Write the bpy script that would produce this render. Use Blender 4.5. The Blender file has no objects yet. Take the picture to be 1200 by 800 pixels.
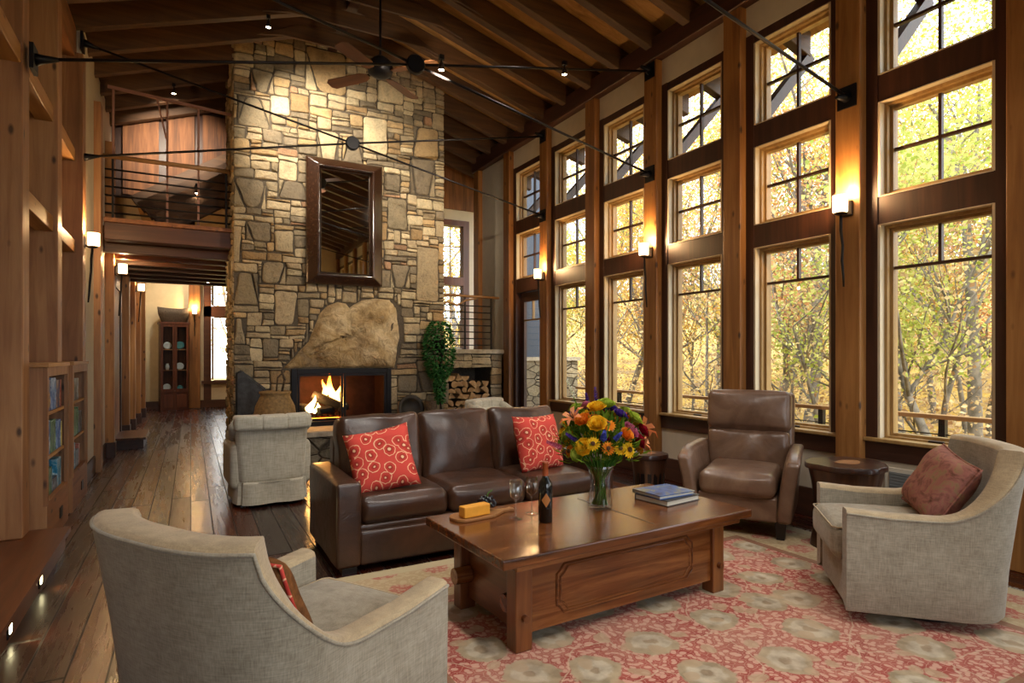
import bpy, bmesh, math, random
from mathutils import Vector, Matrix, Euler, noise
random.seed(7)
PI = math.pi
scene = bpy.context.scene
COL = scene.collection

# ------------------------------------------------------------------ materials
def rgb(h):
    h = h.lstrip('#')
    o = []
    for i in (0, 2, 4):
        c = int(h[i:i+2], 16) / 255
        o.append(c / 12.92 if c <= .04045 else ((c + .055) / 1.055) ** 2.4)
    return (*o, 1)

class NT:
    def __init__(s, name):
        s.m = bpy.data.materials.new(name)
        s.m.use_nodes = True
        s.t = s.m.node_tree
        s.b = s.t.nodes['Principled BSDF']
        s.out = s.t.nodes['Material Output']
    def n(s, typ, **kw):
        nd = s.t.nodes.new(typ)
        for k, v in kw.items():
            if k.startswith('i_'):
                key = k[2:]
                key = int(key) if key.isdigit() else key.replace('_', ' ')
                s.put(nd.inputs[key], v)
            else:
                setattr(nd, k, v)
        return nd
    def put(s, sock, v):
        if isinstance(v, bpy.types.NodeSocket):
            s.t.links.new(v, sock)
        else:
            sock.default_value = v
    def math(s, op, a, b=None, c=None, clamp=False):
        nd = s.t.nodes.new('ShaderNodeMath'); nd.operation = op; nd.use_clamp = clamp
        for i, v in enumerate((a, b, c)):
            if v is not None: s.put(nd.inputs[i], v)
        return nd.outputs[0]
    def ramp(s, fac, stops, interp='LINEAR'):
        nd = s.t.nodes.new('ShaderNodeValToRGB'); cr = nd.color_ramp; cr.interpolation = interp
        while len(cr.elements) < len(stops): cr.elements.new(.5)
        for e, (p, c) in zip(cr.elements, stops):
            e.position = p; e.color = rgb(c) if isinstance(c, str) else c
        s.put(nd.inputs[0], fac)
        return nd.outputs[0]
    def mix(s, fac, a, b, mode='MIX'):
        nd = s.t.nodes.new('ShaderNodeMix'); nd.data_type = 'RGBA'; nd.blend_type = mode
        s.put(nd.inputs[0], fac); s.put(nd.inputs[6], a); s.put(nd.inputs[7], b)
        return nd.outputs[2]
    def co(s, which='Object', scale=(1, 1, 1), rot=(0, 0, 0)):
        tc = s.t.nodes.new('ShaderNodeTexCoord')
        mp = s.t.nodes.new('ShaderNodeMapping')
        mp.inputs['Scale'].default_value = scale; mp.inputs['Rotation'].default_value = rot
        s.t.links.new(tc.outputs[which], mp.inputs[0])
        return mp.outputs[0]
    def noise(s, vec, scale, detail=4, rough=.55, dist=0):
        nd = s.n('ShaderNodeTexNoise'); s.put(nd.inputs['Vector'], vec)
        nd.inputs['Scale'].default_value = scale; nd.inputs['Detail'].default_value = detail
        nd.inputs['Roughness'].default_value = rough; nd.inputs['Distortion'].default_value = dist
        return nd.outputs['Fac']
    def vor(s, vec, scale, feature='F1', rand=1.0, out='Distance', dim='3D'):
        nd = s.n('ShaderNodeTexVoronoi', feature=feature, voronoi_dimensions=dim); s.put(nd.inputs['Vector'], vec)
        nd.inputs['Scale'].default_value = scale; nd.inputs['Randomness'].default_value = rand
        return nd.outputs[out]
    def bump(s, h, strength=.3, dist=.01):
        nd = s.n('ShaderNodeBump'); nd.inputs['Strength'].default_value = strength
        nd.inputs['Distance'].default_value = dist; s.put(nd.inputs['Height'], h)
        s.t.links.new(nd.outputs[0], s.b.inputs['Normal'])
    def fin(s, color=None, rough=.5, metal=0, spec=None, coat=0):
        if color is not None: s.put(s.b.inputs['Base Color'], rgb(color) if isinstance(color, str) else color)
        s.put(s.b.inputs['Roughness'], rough); s.b.inputs['Metallic'].default_value = metal
        if spec is not None: s.b.inputs['Specular IOR Level'].default_value = spec
        if coat: s.b.inputs['Coat Weight'].default_value = coat; s.b.inputs['Coat Roughness'].default_value = .2
        return s.m

def wood(name, dark, mid, light, axis='z', scale=1.0, rough=.5, knots=False, bump=.25, coat=0):
    N = NT(name)
    k = {'x': (.07, 1, 1), 'y': (1, .07, 1), 'z': (1, 1, .07)}[axis]
    oi = N.n('ShaderNodeObjectInfo')
    tc = N.t.nodes.new('ShaderNodeTexCoord')
    off = N.n('ShaderNodeVectorMath', operation='SCALE'); off.inputs[0].default_value = (3.1, 7.7, 5.3); N.put(off.inputs['Scale'], oi.outputs['Random'])
    ad = N.n('ShaderNodeVectorMath', operation='ADD'); N.put(ad.inputs[0], tc.outputs['Object']); N.put(ad.inputs[1], off.outputs[0])
    mp = N.t.nodes.new('ShaderNodeMapping'); mp.inputs['Scale'].default_value = k; N.put(mp.inputs[0], ad.outputs[0])
    g = N.noise(mp.outputs[0], 14 * scale, 6, .6, .8)
    g2 = N.noise(mp.outputs[0], 60 * scale, 3, .6, .2)
    big = N.noise(ad.outputs[0], 1.3, 2)
    f = N.math('ADD', N.math('MULTIPLY', g, .75), N.math('MULTIPLY', big, .3))
    f = N.math('ADD', f, N.math('MULTIPLY', N.math('SUBTRACT', oi.outputs['Random'], .5), .12))
    c = N.ramp(f, [(.3, dark), (.5, mid), (.72, light)])
    c = N.mix(N.math('MULTIPLY', g2, .25), c, rgb(dark))
    if knots:
        mp2 = N.t.nodes.new('ShaderNodeMapping')
        mp2.inputs['Scale'].default_value = {'x': (.45, 1, 1), 'y': (1, .45, 1), 'z': (1, 1, .45)}[axis]; N.put(mp2.inputs[0], ad.outputs[0])
        d = N.vor(mp2.outputs[0], 8.0, rand=1.0)
        kf = N.ramp(d, [(.07, (1, 1, 1, 1)), (.16, (0, 0, 0, 1))])
        c = N.mix(N.math('MULTIPLY', kf, .88), c, rgb('2a140a'))
    N.bump(g, bump, .004)
    return N.fin(c, rough, coat=coat)

def plain(name, c, rough=.5, metal=0, spec=None, coat=0, nscale=0, namt=.15, bump=0):
    N = NT(name)
    col = rgb(c)
    if nscale:
        v = N.co()
        n = N.noise(v, nscale, 4)
        d = tuple(x * (1 - namt * 2) for x in col[:3]) + (1,); l = tuple(min(1, x * (1 + namt)) for x in col[:3]) + (1,)
        colr = N.ramp(n, [(.3, d), (.7, l)])
        if bump: N.bump(n, bump, .01)
        return N.fin(colr, rough, metal, spec, coat)
    return N.fin(col, rough, metal, spec, coat)

def emit(name, c, strength):
    N = NT(name)
    N.b.inputs['Emission Color'].default_value = rgb(c); N.b.inputs['Emission Strength'].default_value = strength
    return N.fin(c, .4)

def leather(name, dark, mid, light, rough=.38):
    N = NT(name); v = N.co()
    n = N.noise(v, 3.2, 5, .6, .6); w = N.noise(v, 9, 3, .5, 1.5)
    c = N.ramp(n, [(.28, dark), (.5, mid), (.74, light)])
    g = N.vor(v, 160)
    h = N.math('ADD', N.math('MULTIPLY', w, .8), N.math('MULTIPLY', g, .07))
    N.bump(h, .35, .012)
    return N.fin(c, N.math('ADD', N.math('MULTIPLY', w, .2), rough - .1), coat=.12)

def fabric(name, c1, c2, sc=260):
    N = NT(name); v = N.co()
    va = N.co(scale=(1, 1, .09)); vb = N.co(scale=(.09, .09, 1))
    f = N.math('MULTIPLY', N.math('ADD', N.noise(va, sc, 2), N.noise(vb, sc, 2)), .5)
    n = N.noise(v, 12, 5, .6)
    f2 = N.math('ADD', N.math('MULTIPLY', f, .7), N.math('MULTIPLY', n, .3))
    c = N.ramp(f2, [(.36, c1), (.62, c2)])
    N.bump(f2, .25, .003)
    N.b.inputs['Sheen Weight'].default_value = .25
    return N.fin(c, .9, spec=.2)

M = {}
M['cedar'] = wood('cedar', '6b4222', '95622f', 'b58046', 'z', 1, .5, True)
M['cedar_y'] = wood('cedar along y', '5c3519', '84522a', 'a36c3c', 'y', 1, .5, True)
M['pine'] = wood('honey pine', '70492a', '946540', 'b18458', 'z', 1, .5, True)
M['pine_y'] = wood('honey pine along y', '7a5028', 'a5733f', 'c08f56', 'y', 1, .5, True)
M['casing'] = wood('dark casing', '2c1810', '40251a', '563223', 'z', 1, .45)
M['casing_y'] = wood('dark casing along y', '2c1810', '40251a', '563223', 'y', 1, .45)
M['casing_x'] = wood('dark casing along x', '3a2114', '52301d', '683f27', 'x', 1, .45)
M['sash'] = wood('sash fir', '8a673c', 'a9854f', 'c2a06a', 'z', 1, .4)
M['jamb'] = wood('pale jamb', 'bca888', 'd0bf9f', 'ddceb2', 'z', 1, .45)
M['rafter'] = wood('rafter timber', '301e10', '4e331c', '684627', 'x', 1, .6, False, .3)
M['deckwood'] = wood('roof deck', '6e4a26', 'a87a42', 'cf9f60', 'x', .8, .7, False, .5)
M['barn'] = wood('barn board', '4a2d1c', '80512f', 'a87044', 'z', 1, .7, False, .5)
M['walnut'] = wood('chest wood', '331a0b', '683818', '9a6234', 'x', 1.2, .2, False, .3, .25)
M['walnut_y'] = wood('chest wood along y', '3a1e0d', '623416', '855028', 'y', 1.2, .33, False, .3, .25)
M['walnut_z'] = wood('chest wood along z', '3a1e0d', '683818', '8a5429', 'z', 1.2, .33, False, .3, .25)
M['cabinet'] = wood('cherry cabinet', '3c1d10', '5c3019', '774327', 'z', 1, .4)
M['stumpwood'] = wood('stump wood', '1d0f0b', '3a1f15', '5e3623', 'z', 1, .3, False, .5, .4)
M['bark_side'] = wood('stripped bark', '21120c', '4b2c1b', '7d5636', 'z', .6, .4, False, .6, .2)
M['step'] = wood('step board', '2f1409', '55290f', '743d1c', 'y', 1, .3, False, .2, .2)
M['boardwood'] = wood('board wood', '6b4020', '8f5e32', 'ab7a45', 'x', 1.5, .45)
M['railwood'] = wood('rail wood', '7b5733', '9c7448', 'b68c5b', 'x', 1, .5)
M['railwood_y'] = wood('outdoor rail wood', '8a6438', 'b08450', 'c79c68', 'y', 1, .5)
M['plaster'] = plain('plaster', 'cfc3ae', .85, nscale=8, namt=.03)
M['wallcream'] = plain('cream wall', 'd6c29a', .85, nscale=8, namt=.03)
M['black'] = plain('blackened steel', '17161a', .45, .6)
M['iron'] = plain('forged iron', '221b17', .5, .5, nscale=30)
M['bronze'] = plain('oiled bronze', '3b2d22', .4, .6)
M['steelrod'] = plain('steel rod', '2a2626', .4, .7)
M['rustbar'] = plain('rusty bar', '9a7060', .6, .1)
M['darkleg'] = plain('dark leg', '130c09', .35)
M['sofa'] = leather('brown leather', '24140d', '3c2415', '523322', .36)
M['tan'] = leather('tan leather', '553d2d', '705543', '8a6f59', .34)
M['linen'] = fabric('beige linen', '7f7665', 'a69d8b')
M['linen_top'] = fabric('linen welt band', '98866a', 'bba684')
M['cream'] = fabric('cream damask', 'a59d88', 'cbc4b2', 120)
M['shade'] = emit('lamp shade glass', 'ffdfae', 1.5)
M['bulb'] = emit('spot bulb', 'ffe9c4', 25)
M['steplens'] = emit('step light lens', 'fff0b8', 6)

def glass_pane():
    N = NT('window glass')
    tr = N.n('ShaderNodeBsdfTransparent'); gl = N.n('ShaderNodeBsdfGlossy'); gl.inputs['Roughness'].default_value = .0
    ge = N.n('ShaderNodeNewGeometry'); dt = N.n('ShaderNodeVectorMath', operation='DOT_PRODUCT'); N.put(dt.inputs[0], ge.outputs['Normal']); N.put(dt.inputs[1], ge.outputs['Incoming'])
    k = N.math('POWER', N.math('SUBTRACT', 1, N.math('ABSOLUTE', dt.outputs['Value'])), 5)
    mx = N.n('ShaderNodeMixShader'); N.put(mx.inputs[0], N.math('ADD', .02, N.math('MULTIPLY', k, .45))); N.put(mx.inputs[1], tr.outputs[0]); N.put(mx.inputs[2], gl.outputs[0])
    tr.inputs[0].default_value = (.96, .97, .96, 1)
    N.t.links.new(mx.outputs[0], N.out.inputs[0]); return N.m
M['pane'] = glass_pane()
def real_glass(name, tint=(1, 1, 1, 1), rough=0, ior=1.45):
    N = NT(name); N.b.inputs['Transmission Weight'].default_value = 1; N.b.inputs['IOR'].default_value = ior
    return N.fin(tint, rough)
def thin_glass(name, tint, base=.05):
    N = NT(name)
    tr = N.n('ShaderNodeBsdfTransparent'); gl = N.n('ShaderNodeBsdfGlossy'); gl.inputs['Roughness'].default_value = .02
    ge = N.n('ShaderNodeNewGeometry'); dt = N.n('ShaderNodeVectorMath', operation='DOT_PRODUCT'); N.put(dt.inputs[0], ge.outputs['Normal']); N.put(dt.inputs[1], ge.outputs['Incoming'])
    k = N.math('POWER', N.math('SUBTRACT', 1, N.math('ABSOLUTE', dt.outputs['Value'])), 3)
    mx = N.n('ShaderNodeMixShader'); N.put(mx.inputs[0], N.math('ADD', base, N.math('MULTIPLY', k, .6))); N.put(mx.inputs[1], tr.outputs[0]); N.put(mx.inputs[2], gl.outputs[0])
    tr.inputs[0].default_value = tint
    N.t.links.new(mx.outputs[0], N.out.inputs[0]); return N.m
M['crystal'] = thin_glass('crystal glass', (.95, .97, .95, 1), .07)
M['stemware'] = thin_glass('stemware glass', (.93, .93, .92, 1), .16)
M['bottle'] = plain('bottle glass', '070a07', .08, coat=.5)
def mirror_mat():
    N = NT('mirror silver'); return N.fin((.86, .85, .83, 1), .02, 1)
M['mirror'] = mirror_mat()
N = NT('mirror frame leather'); v = N.co(); n = N.noise(v, 40, 4); N.bump(n, .2, .003)
M['mframe'] = N.fin(N.ramp(n, [(.3, '24140c'), (.7, '3d2618')]), .22, coat=.5)

def floor_mat():
    N = NT('reclaimed plank floor')
    v = N.co('Object', rot=(0, 0, math.radians(.6)))
    sp = N.n('ShaderNodeSeparateXYZ'); N.put(sp.inputs[0], v)
    W = .155
    xs = N.math('DIVIDE', sp.outputs[0], W); ix = N.math('FLOOR', xs); fx = N.math('FRACT', xs)
    wn = N.n('ShaderNodeTexWhiteNoise', noise_dimensions='1D'); N.put(wn.inputs['W'], ix)
    ys = N.math('ADD', N.math('DIVIDE', sp.outputs[1], 3.6), N.math('MULTIPLY', wn.outputs[0], 7.3))
    iy = N.math('FLOOR', ys); fy = N.math('FRACT', ys)
    cv = N.n('ShaderNodeCombineXYZ'); N.put(cv.inputs[0], ix); N.put(cv.inputs[1], iy)
    w2 = N.n('ShaderNodeTexWhiteNoise', noise_dimensions='2D'); N.put(w2.inputs[0], cv.outputs[0])
    mp = N.n('ShaderNodeMapping'); mp.inputs['Scale'].default_value = (1, .06, 1); N.put(mp.inputs[0], v)
    ofs = N.n('ShaderNodeVectorMath', operation='ADD'); N.put(ofs.inputs[0], mp.outputs[0]); N.put(ofs.inputs[1], w2.outputs[1])
    g = N.noise(ofs.outputs[0], 24, 6, .65, .6)
    blot = N.noise(ofs.outputs[0], 4.5, 4, .55)
    base = N.ramp(w2.outputs[0], [(0, '2a1710'), (.15, '4d2518'), (.3, '33241f'), (.42, '6b3316'), (.55, '472019'), (.68, '3a2a28'), (.8, '743f1a'), (.9, '5a271b')], 'CONSTANT')
    c = N.mix(N.ramp(g, [(.35, (0, 0, 0, 1)), (.75, (.6, .6, .6, 1))]), base, N.mix(.4, base, rgb('7a5034')))
    c = N.mix(N.ramp(blot, [(.45, (0, 0, 0, 1)), (.75, (.55, .55, .55, 1))]), c, rgb('160d0a'))
    ex = N.math('MINIMUM', fx, N.math('SUBTRACT', 1, fx)); ey = N.math('MINIMUM', fy, N.math('SUBTRACT', 1, fy))
    gx = N.ramp(ex, [(.012, (1, 1, 1, 1)), (.035, (0, 0, 0, 1))]); gy = N.ramp(ey, [(.0006, (1, 1, 1, 1)), (.0014, (0, 0, 0, 1))])
    gap = N.math('MAXIMUM', gx, gy)
    c = N.mix(gap, c, rgb('0a0605')); c = N.mix(1, c, (.42, .31, .28, 1), 'MULTIPLY')
    h = N.math('ADD', N.math('MULTIPLY', g, .2), N.math('ADD', N.math('MULTIPLY', N.noise(ofs.outputs[0], 5, 1), .5), N.math('MULTIPLY', w2.outputs[0], .1)))
    N.bump(h, .3, .012)
    return N.fin(c, N.math('ADD', N.math('ADD', .10, N.math('MULTIPLY', gap, .5)), N.math('MULTIPLY', N.math('ADD', blot, N.math('SUBTRACT', g, .5)), .34)), spec=.6)
M['floor'] = floor_mat()

def rug_mat(hx, hy):
    N = NT('floral rug'); v = N.co()
    sp = N.n('ShaderNodeSeparateXYZ'); N.put(sp.inputs[0], v)
    ax = N.math('SUBTRACT', hx, N.math('ABSOLUTE', sp.outputs[0])); ay = N.math('SUBTRACT', hy, N.math('ABSOLUTE', sp.outputs[1]))
    ed = N.math('MINIMUM', ax, ay)
    nz = N.noise(v, 9, 3)
    wob = N.n('ShaderNodeVectorMath', operation='SCALE'); nv = N.n('ShaderNodeTexNoise'); N.put(nv.inputs['Vector'], v); nv.inputs['Scale'].default_value = 5; N.put(wob.inputs[0], nv.outputs['Color']); wob.inputs['Scale'].default_value = .12
    wv = N.n('ShaderNodeVectorMath', operation='ADD'); N.put(wv.inputs[0], v); N.put(wv.inputs[1], wob.outputs[0])
    red = N.ramp(nz, [(.3, '93403a'), (.7, 'ab5a50')])
    # small cream scrollwork
    de = N.vor(wv.outputs[0], 30, 'DISTANCE_TO_EDGE', dim='2D')
    small = N.ramp(de, [(.012, (1, 1, 1, 1)), (.03, (0, 0, 0, 1))])
    d1 = N.vor(wv.outputs[0], 30, dim='2D')
    dots = N.ramp(d1, [(.30, (1, 1, 1, 1)), (.40, (0, 0, 0, 1))])
    pat = N.math('MAXIMUM', small, dots)
    c = N.mix(N.math('MULTIPLY', pat, .72), red, rgb('d3ab95'))
    # long vines
    v2 = N.vor(wv.outputs[0], 2.6, 'DISTANCE_TO_EDGE', .9, dim='2D')
    vine = N.ramp(v2, [(.006, (1, 1, 1, 1)), (.014, (0, 0, 0, 1))])
    c = N.mix(N.math('MULTIPLY', vine, .55), c, rgb('cdb79a'))
    # medallions
    m1 = N.vor(wv.outputs[0], 2.7, 'F1', .5, dim='2D')
    m1 = N.math('ADD', m1, N.math('MULTIPLY', N.math('SUBTRACT', N.noise(v, 30, 2), .5), .10))
    med = N.ramp(m1, [(.31, (1, 1, 1, 1)), (.335, (0, 0, 0, 1))])
    medc = N.ramp(N.noise(v, 14, 4), [(.35, '9c917c'), (.5, 'b3a690'), (.65, 'c2b49c')])
    ring = N.ramp(m1, [(.0, 'b59f84'), (.06, 'b59f84'), (.09, 'ffffff'), (.2, 'ffffff'), (.24, 'd9cbb0')])
    medc = N.mix(.6, medc, ring, 'MULTIPLY')
    c = N.mix(med, c, medc)
    m2 = N.vor(wv.outputs[0], 5.2, 'F1', .9, dim='2D')
    c = N.mix(N.ramp(m2, [(.16, (.75, .75, .75, 1)), (.2, (0, 0, 0, 1))]), c, rgb('b29a7c'))
    # border
    bd = N.math('LESS_THAN', ed, .62); cream = N.math('LESS_THAN', ed, .10)
    b1 = N.vor(wv.outputs[0], 3.4, 'F1', .4, dim='2D')
    bcol = N.mix(N.ramp(b1, [(.26, (1, 1, 1, 1)), (.3, (0, 0, 0, 1))]), rgb('a8916e'), rgb('a0594c'))
    bcol = N.mix(N.math('MULTIPLY', pat, .5), bcol, rgb('bfae8c'))
    c = N.mix(bd, c, bcol)
    st = N.math('MULTIPLY', N.math('GREATER_THAN', ed, .56), bd)
    c = N.mix(N.math('MULTIPLY', st, .8), c, rgb('7d4a3a'))
    c = N.mix(cream, c, rgb('b0a17f'))
    fade = N.noise(v, 2.2, 4)
    c = N.mix(N.ramp(fade, [(.4, (0, 0, 0, 1)), (.75, (.45, .45, .45, 1))]), c, rgb('b39a82'))
    N.bump(N.noise(v, 220, 2), .3, .004)
    return N.fin(c, .95, spec=.1)

def floral_pillow():
    N = NT('coral flower print'); v = N.co()
    nv = N.n('ShaderNodeTexNoise'); N.put(nv.inputs['Vector'], v); nv.inputs['Scale'].default_value = 22
    sc = N.n('ShaderNodeVectorMath', operation='SCALE'); N.put(sc.inputs[0], nv.outputs['Color']); sc.inputs['Scale'].default_value = .022
    wv = N.n('ShaderNodeVectorMath', operation='ADD'); N.put(wv.inputs[0], v); N.put(wv.inputs[1], sc.outputs[0])
    mp = N.n('ShaderNodeMapping'); mp.inputs['Rotation'].default_value = (-PI / 2, 0, 0); N.put(mp.inputs[0], wv.outputs[0])
    d = N.vor(mp.outputs[0], 11, 'F1', .85, dim='2D'); e = N.vor(mp.outputs[0], 11, 'DISTANCE_TO_EDGE', .85, dim='2D')
    d = N.math('ADD', d, N.math('MULTIPLY', N.math('SUBTRACT', N.noise(mp.outputs[0], 26, 1), .5), .22)); line = N.math('MAXIMUM', N.math('MULTIPLY', N.ramp(e, [(.006, (1, 1, 1, 1)), (.02, (0, 0, 0, 1))]), .0), N.ramp(d, [(.37, (0, 0, 0, 1)), (.39, (1, 1, 1, 1)), (.42, (1, 1, 1, 1)), (.44, (0, 0, 0, 1))]))
    dot = N.ramp(d, [(.06, (1, 1, 1, 1)), (.1, (0, 0, 0, 1))])
    inner = N.ramp(d, [(.1, '8e2a22'), (.22, 'b83d33'), (.4, 'c9483e')])
    c = N.mix(N.math('MULTIPLY', N.math('MAXIMUM', line, dot), .85), inner, rgb('f0c49a'))
    N.bump(N.noise(v, 300, 2), .2, .002)
    return N.fin(c, .85, spec=.2)
M['coral'] = floral_pillow()
def chintz():
    N = NT('faded floral chintz'); v = N.co()
    n = N.noise(v, 14, 5, .6, 1.5)
    c = N.ramp(n, [(.3, '5e3d2e'), (.42, '84564a'), (.52, '996257'), (.62, '8f7354'), (.72, '785a45')])
    N.bump(n, .2, .004)
    return N.fin(c, .85, spec=.2)
M['chintz'] = chintz()
def chintz_brown():
    N = NT('brown quilted print'); v = N.co(); n = N.noise(v, 30, 4)
    return N.fin(N.ramp(n, [(.3, '4a2c16'), (.6, '7a4d28'), (.75, '96683c')]), .85, spec=.2)
M['brownprint'] = chintz_brown()
def stone_mat():
    N = NT('field stone')
    at = N.n('ShaderNodeVertexColor', layer_name='Col'); v = N.co()
    n = N.noise(v, 7, 7, .68, .6); n2 = N.noise(v, 34, 5, .7)
    c = N.mix(.75, at.outputs[0], N.ramp(n, [(.25, (.45, .43, .42, 1)), (.5, (.95, .93, .9, 1)), (.75, (1.25, 1.15, 1.0, 1))]), 'MULTIPLY')
    c = N.mix(N.ramp(n2, [(.3, (.35, .35, .35, 1)), (.5, (0, 0, 0, 1))]), c, rgb('4a4038'))
    h = N.math('ADD', n, N.math('MULTIPLY', n2, .5))
    N.bump(h, .9, .035)
    return N.fin(c, .85, spec=.25)
M['stone'] = stone_mat()
M['mortar'] = plain('mortar', '5a5145', .95, nscale=40, namt=.2, bump=.4)
def stone_proc():
    N = NT('rough stone wall'); v = N.co(scale=(1, 1, 1.9))
    col = N.vor(v, 3.2, 'F1', 1, 'Color'); e = N.vor(v, 3.2, 'DISTANCE_TO_EDGE')
    hs = N.n('ShaderNodeSeparateColor'); N.put(hs.inputs[0], col)
    n = N.noise(N.co(), 18, 5)
    c = N.ramp(hs.outputs[0], [(0, '8b7f6b'), (.35, 'a59880'), (.65, '77705f'), (1, 'b7a88a')])
    c = N.mix(.5, c, N.ramp(n, [(.3, '777777'), (.7, 'ffffff')]), 'MULTIPLY')
    g = N.ramp(e, [(.02, (1, 1, 1, 1)), (.06, (0, 0, 0, 1))])
    c = N.mix(g, c, rgb('4b4238'))
    N.bump(N.math('SUBTRACT', n, N.math('MULTIPLY', g, 1.5)), .7, .04)
    return N.fin(c, .9, spec=.2)
M['stonewall'] = stone_proc()
def boulder_mat():
    N = NT('sandstone boulder'); v = N.co()
    n = N.noise(v, 1.6, 5, .6, 1.2); n2 = N.noise(v, 9, 7, .65, 1)
    c = N.ramp(n, [(.25, '8d8578'), (.38, 'b09468'), (.5, 'cdb58c'), (.62, 'dccaa6'), (.75, 'b8996a')])
    c = N.mix(.6, c, N.ramp(n2, [(.3, '8a8078'), (.6, 'ffffff')]), 'MULTIPLY')
    N.bump(n2, 1, .05)
    return N.fin(c, .85, spec=.2)
M['boulder'] = boulder_mat()
M['slate'] = plain('dark slate', '34363a', .6, nscale=14, namt=.35, bump=.6)
M['whitestone'] = plain('pale dressed stone', 'b8ad98', .85, nscale=16, namt=.15, bump=.5)
M['firebrick'] = plain('fire brick', '3a2018', .9, nscale=10, namt=.25, bump=.4)
M['char'] = plain('charred wood', '14100d', .9, nscale=20, namt=.3, bump=.8)
def flame_mat():
    N = NT('flame'); tc = N.t.nodes.new('ShaderNodeTexCoord'); sp = N.n('ShaderNodeSeparateXYZ'); N.put(sp.inputs[0], tc.outputs['Generated'])
    c = N.ramp(sp.outputs[2], [(0, 'ffd27a'), (.35, 'ffc060'), (.75, 'ff7a1e'), (1, 'c03a08')])
    em = N.n('ShaderNodeEmission'); N.put(em.inputs[0], c); em.inputs[1].default_value = 7
    tr = N.n('ShaderNodeBsdfTransparent'); lw = N.n('ShaderNodeLayerWeight'); lw.inputs[0].default_value = .45
    mx = N.n('ShaderNodeMixShader'); N.put(mx.inputs[0], N.math('POWER', lw.outputs['Facing'], 1.2)); N.put(mx.inputs[1], em.outputs[0]); N.put(mx.inputs[2], tr.outputs[0])
    N.t.links.new(mx.outputs[0], N.out.inputs[0]); return N.m
M['flame'] = flame_mat()
M['ember'] = emit('ember', 'ff6a1c', 4)
M['logbark'] = plain('log bark', '382b20', .95, nscale=14, namt=.35, bump=.8)
N = NT('log split face'); v = N.co(); n = N.noise(v, 8, 5, .6, .8)
oi = N.n('ShaderNodeObjectInfo')
M['logend'] = N.fin(N.mix(N.math('MULTIPLY', oi.outputs['Random'], .5), N.ramp(n, [(.3, 'a87d4c'), (.6, 'd9b585'), (.8, 'efdcb0')]), rgb('6e4c2c')), .85)
M['urn'] = plain('wicker urn', '9a7a4c', .8, nscale=30, namt=.2, bump=.5)
M['copper'] = plain('tarnished pan', '2b241c', .45, .5, nscale=12)
M['wicker'] = plain('grey wicker', '5c4c3a', .9, nscale=60, namt=.35, bump=.8)
def leafmat(name, c1, c2, tl=.35):
    N = NT(name); oi = N.n('ShaderNodeObjectInfo'); g = N.n('ShaderNodeNewGeometry')
    f = g.outputs['Random Per Island']
    c = N.ramp(f, [(0, c1), (1, c2)])
    df = N.n('ShaderNodeBsdfDiffuse'); N.put(df.inputs[0], c)
    tr = N.n('ShaderNodeBsdfTranslucent'); N.put(tr.inputs[0], c)
    mx = N.n('ShaderNodeMixShader'); mx.inputs[0].default_value = tl; N.put(mx.inputs[1], df.outputs[0]); N.put(mx.inputs[2], tr.outputs[0])
    N.t.links.new(mx.outputs[0], N.out.inputs[0]); return N.m
M['leaf_y'] = leafmat('yellow leaves', 'd6aa36', 'f8e188', .5)
M['leaf_g'] = leafmat('green leaves', 'a0b048', 'e2e090', .5)
M['leaf_o'] = leafmat('orange leaves', 'cc8a58', 'f2c898', .5)
M['ivy'] = leafmat('ivy leaves', '1e4d2a', '5d9a58', .3)
M['stemgreen'] = leafmat('stems', '2f5a1e', '5f8a38', .2)
M['bark'] = plain('tree bark', '8a8276', .95, nscale=6, namt=.3, bump=.5)
def hill_mat():
    N = NT('leafy hillside'); v = N.co(); n = N.noise(v, 1.1, 8, .75); n2 = N.noise(v, .25, 4)
    c = N.ramp(n, [(.28, '776a5c'), (.42, 'a0865f'), (.5, 'c2a04c'), (.58, 'd0b670'), (.68, 'bd8a66'), (.8, '8f8a68')])
    return N.fin(c, .95, spec=.1)
M['hill'] = hill_mat()
M['grape'] = plain('black grape', '0e0b18', .25, coat=.2)
M['cheese'] = plain('cheddar', 'e09a2e', .5, nscale=20, namt=.06)
M['orangecap'] = plain('capsule', '9a4a24', .4)
M['orangelabel'] = plain('bottle label', 'a0622a', .7)
M['paper'] = plain('pages', 'd9d2c0', .8)
M['fanblade'] = wood('fan blade', '4a2c18', '6b4226', '83552f', 'x', 1, .45)
SKY, SUN, EXPO = 2.1, 1.0, 1.4
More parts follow.
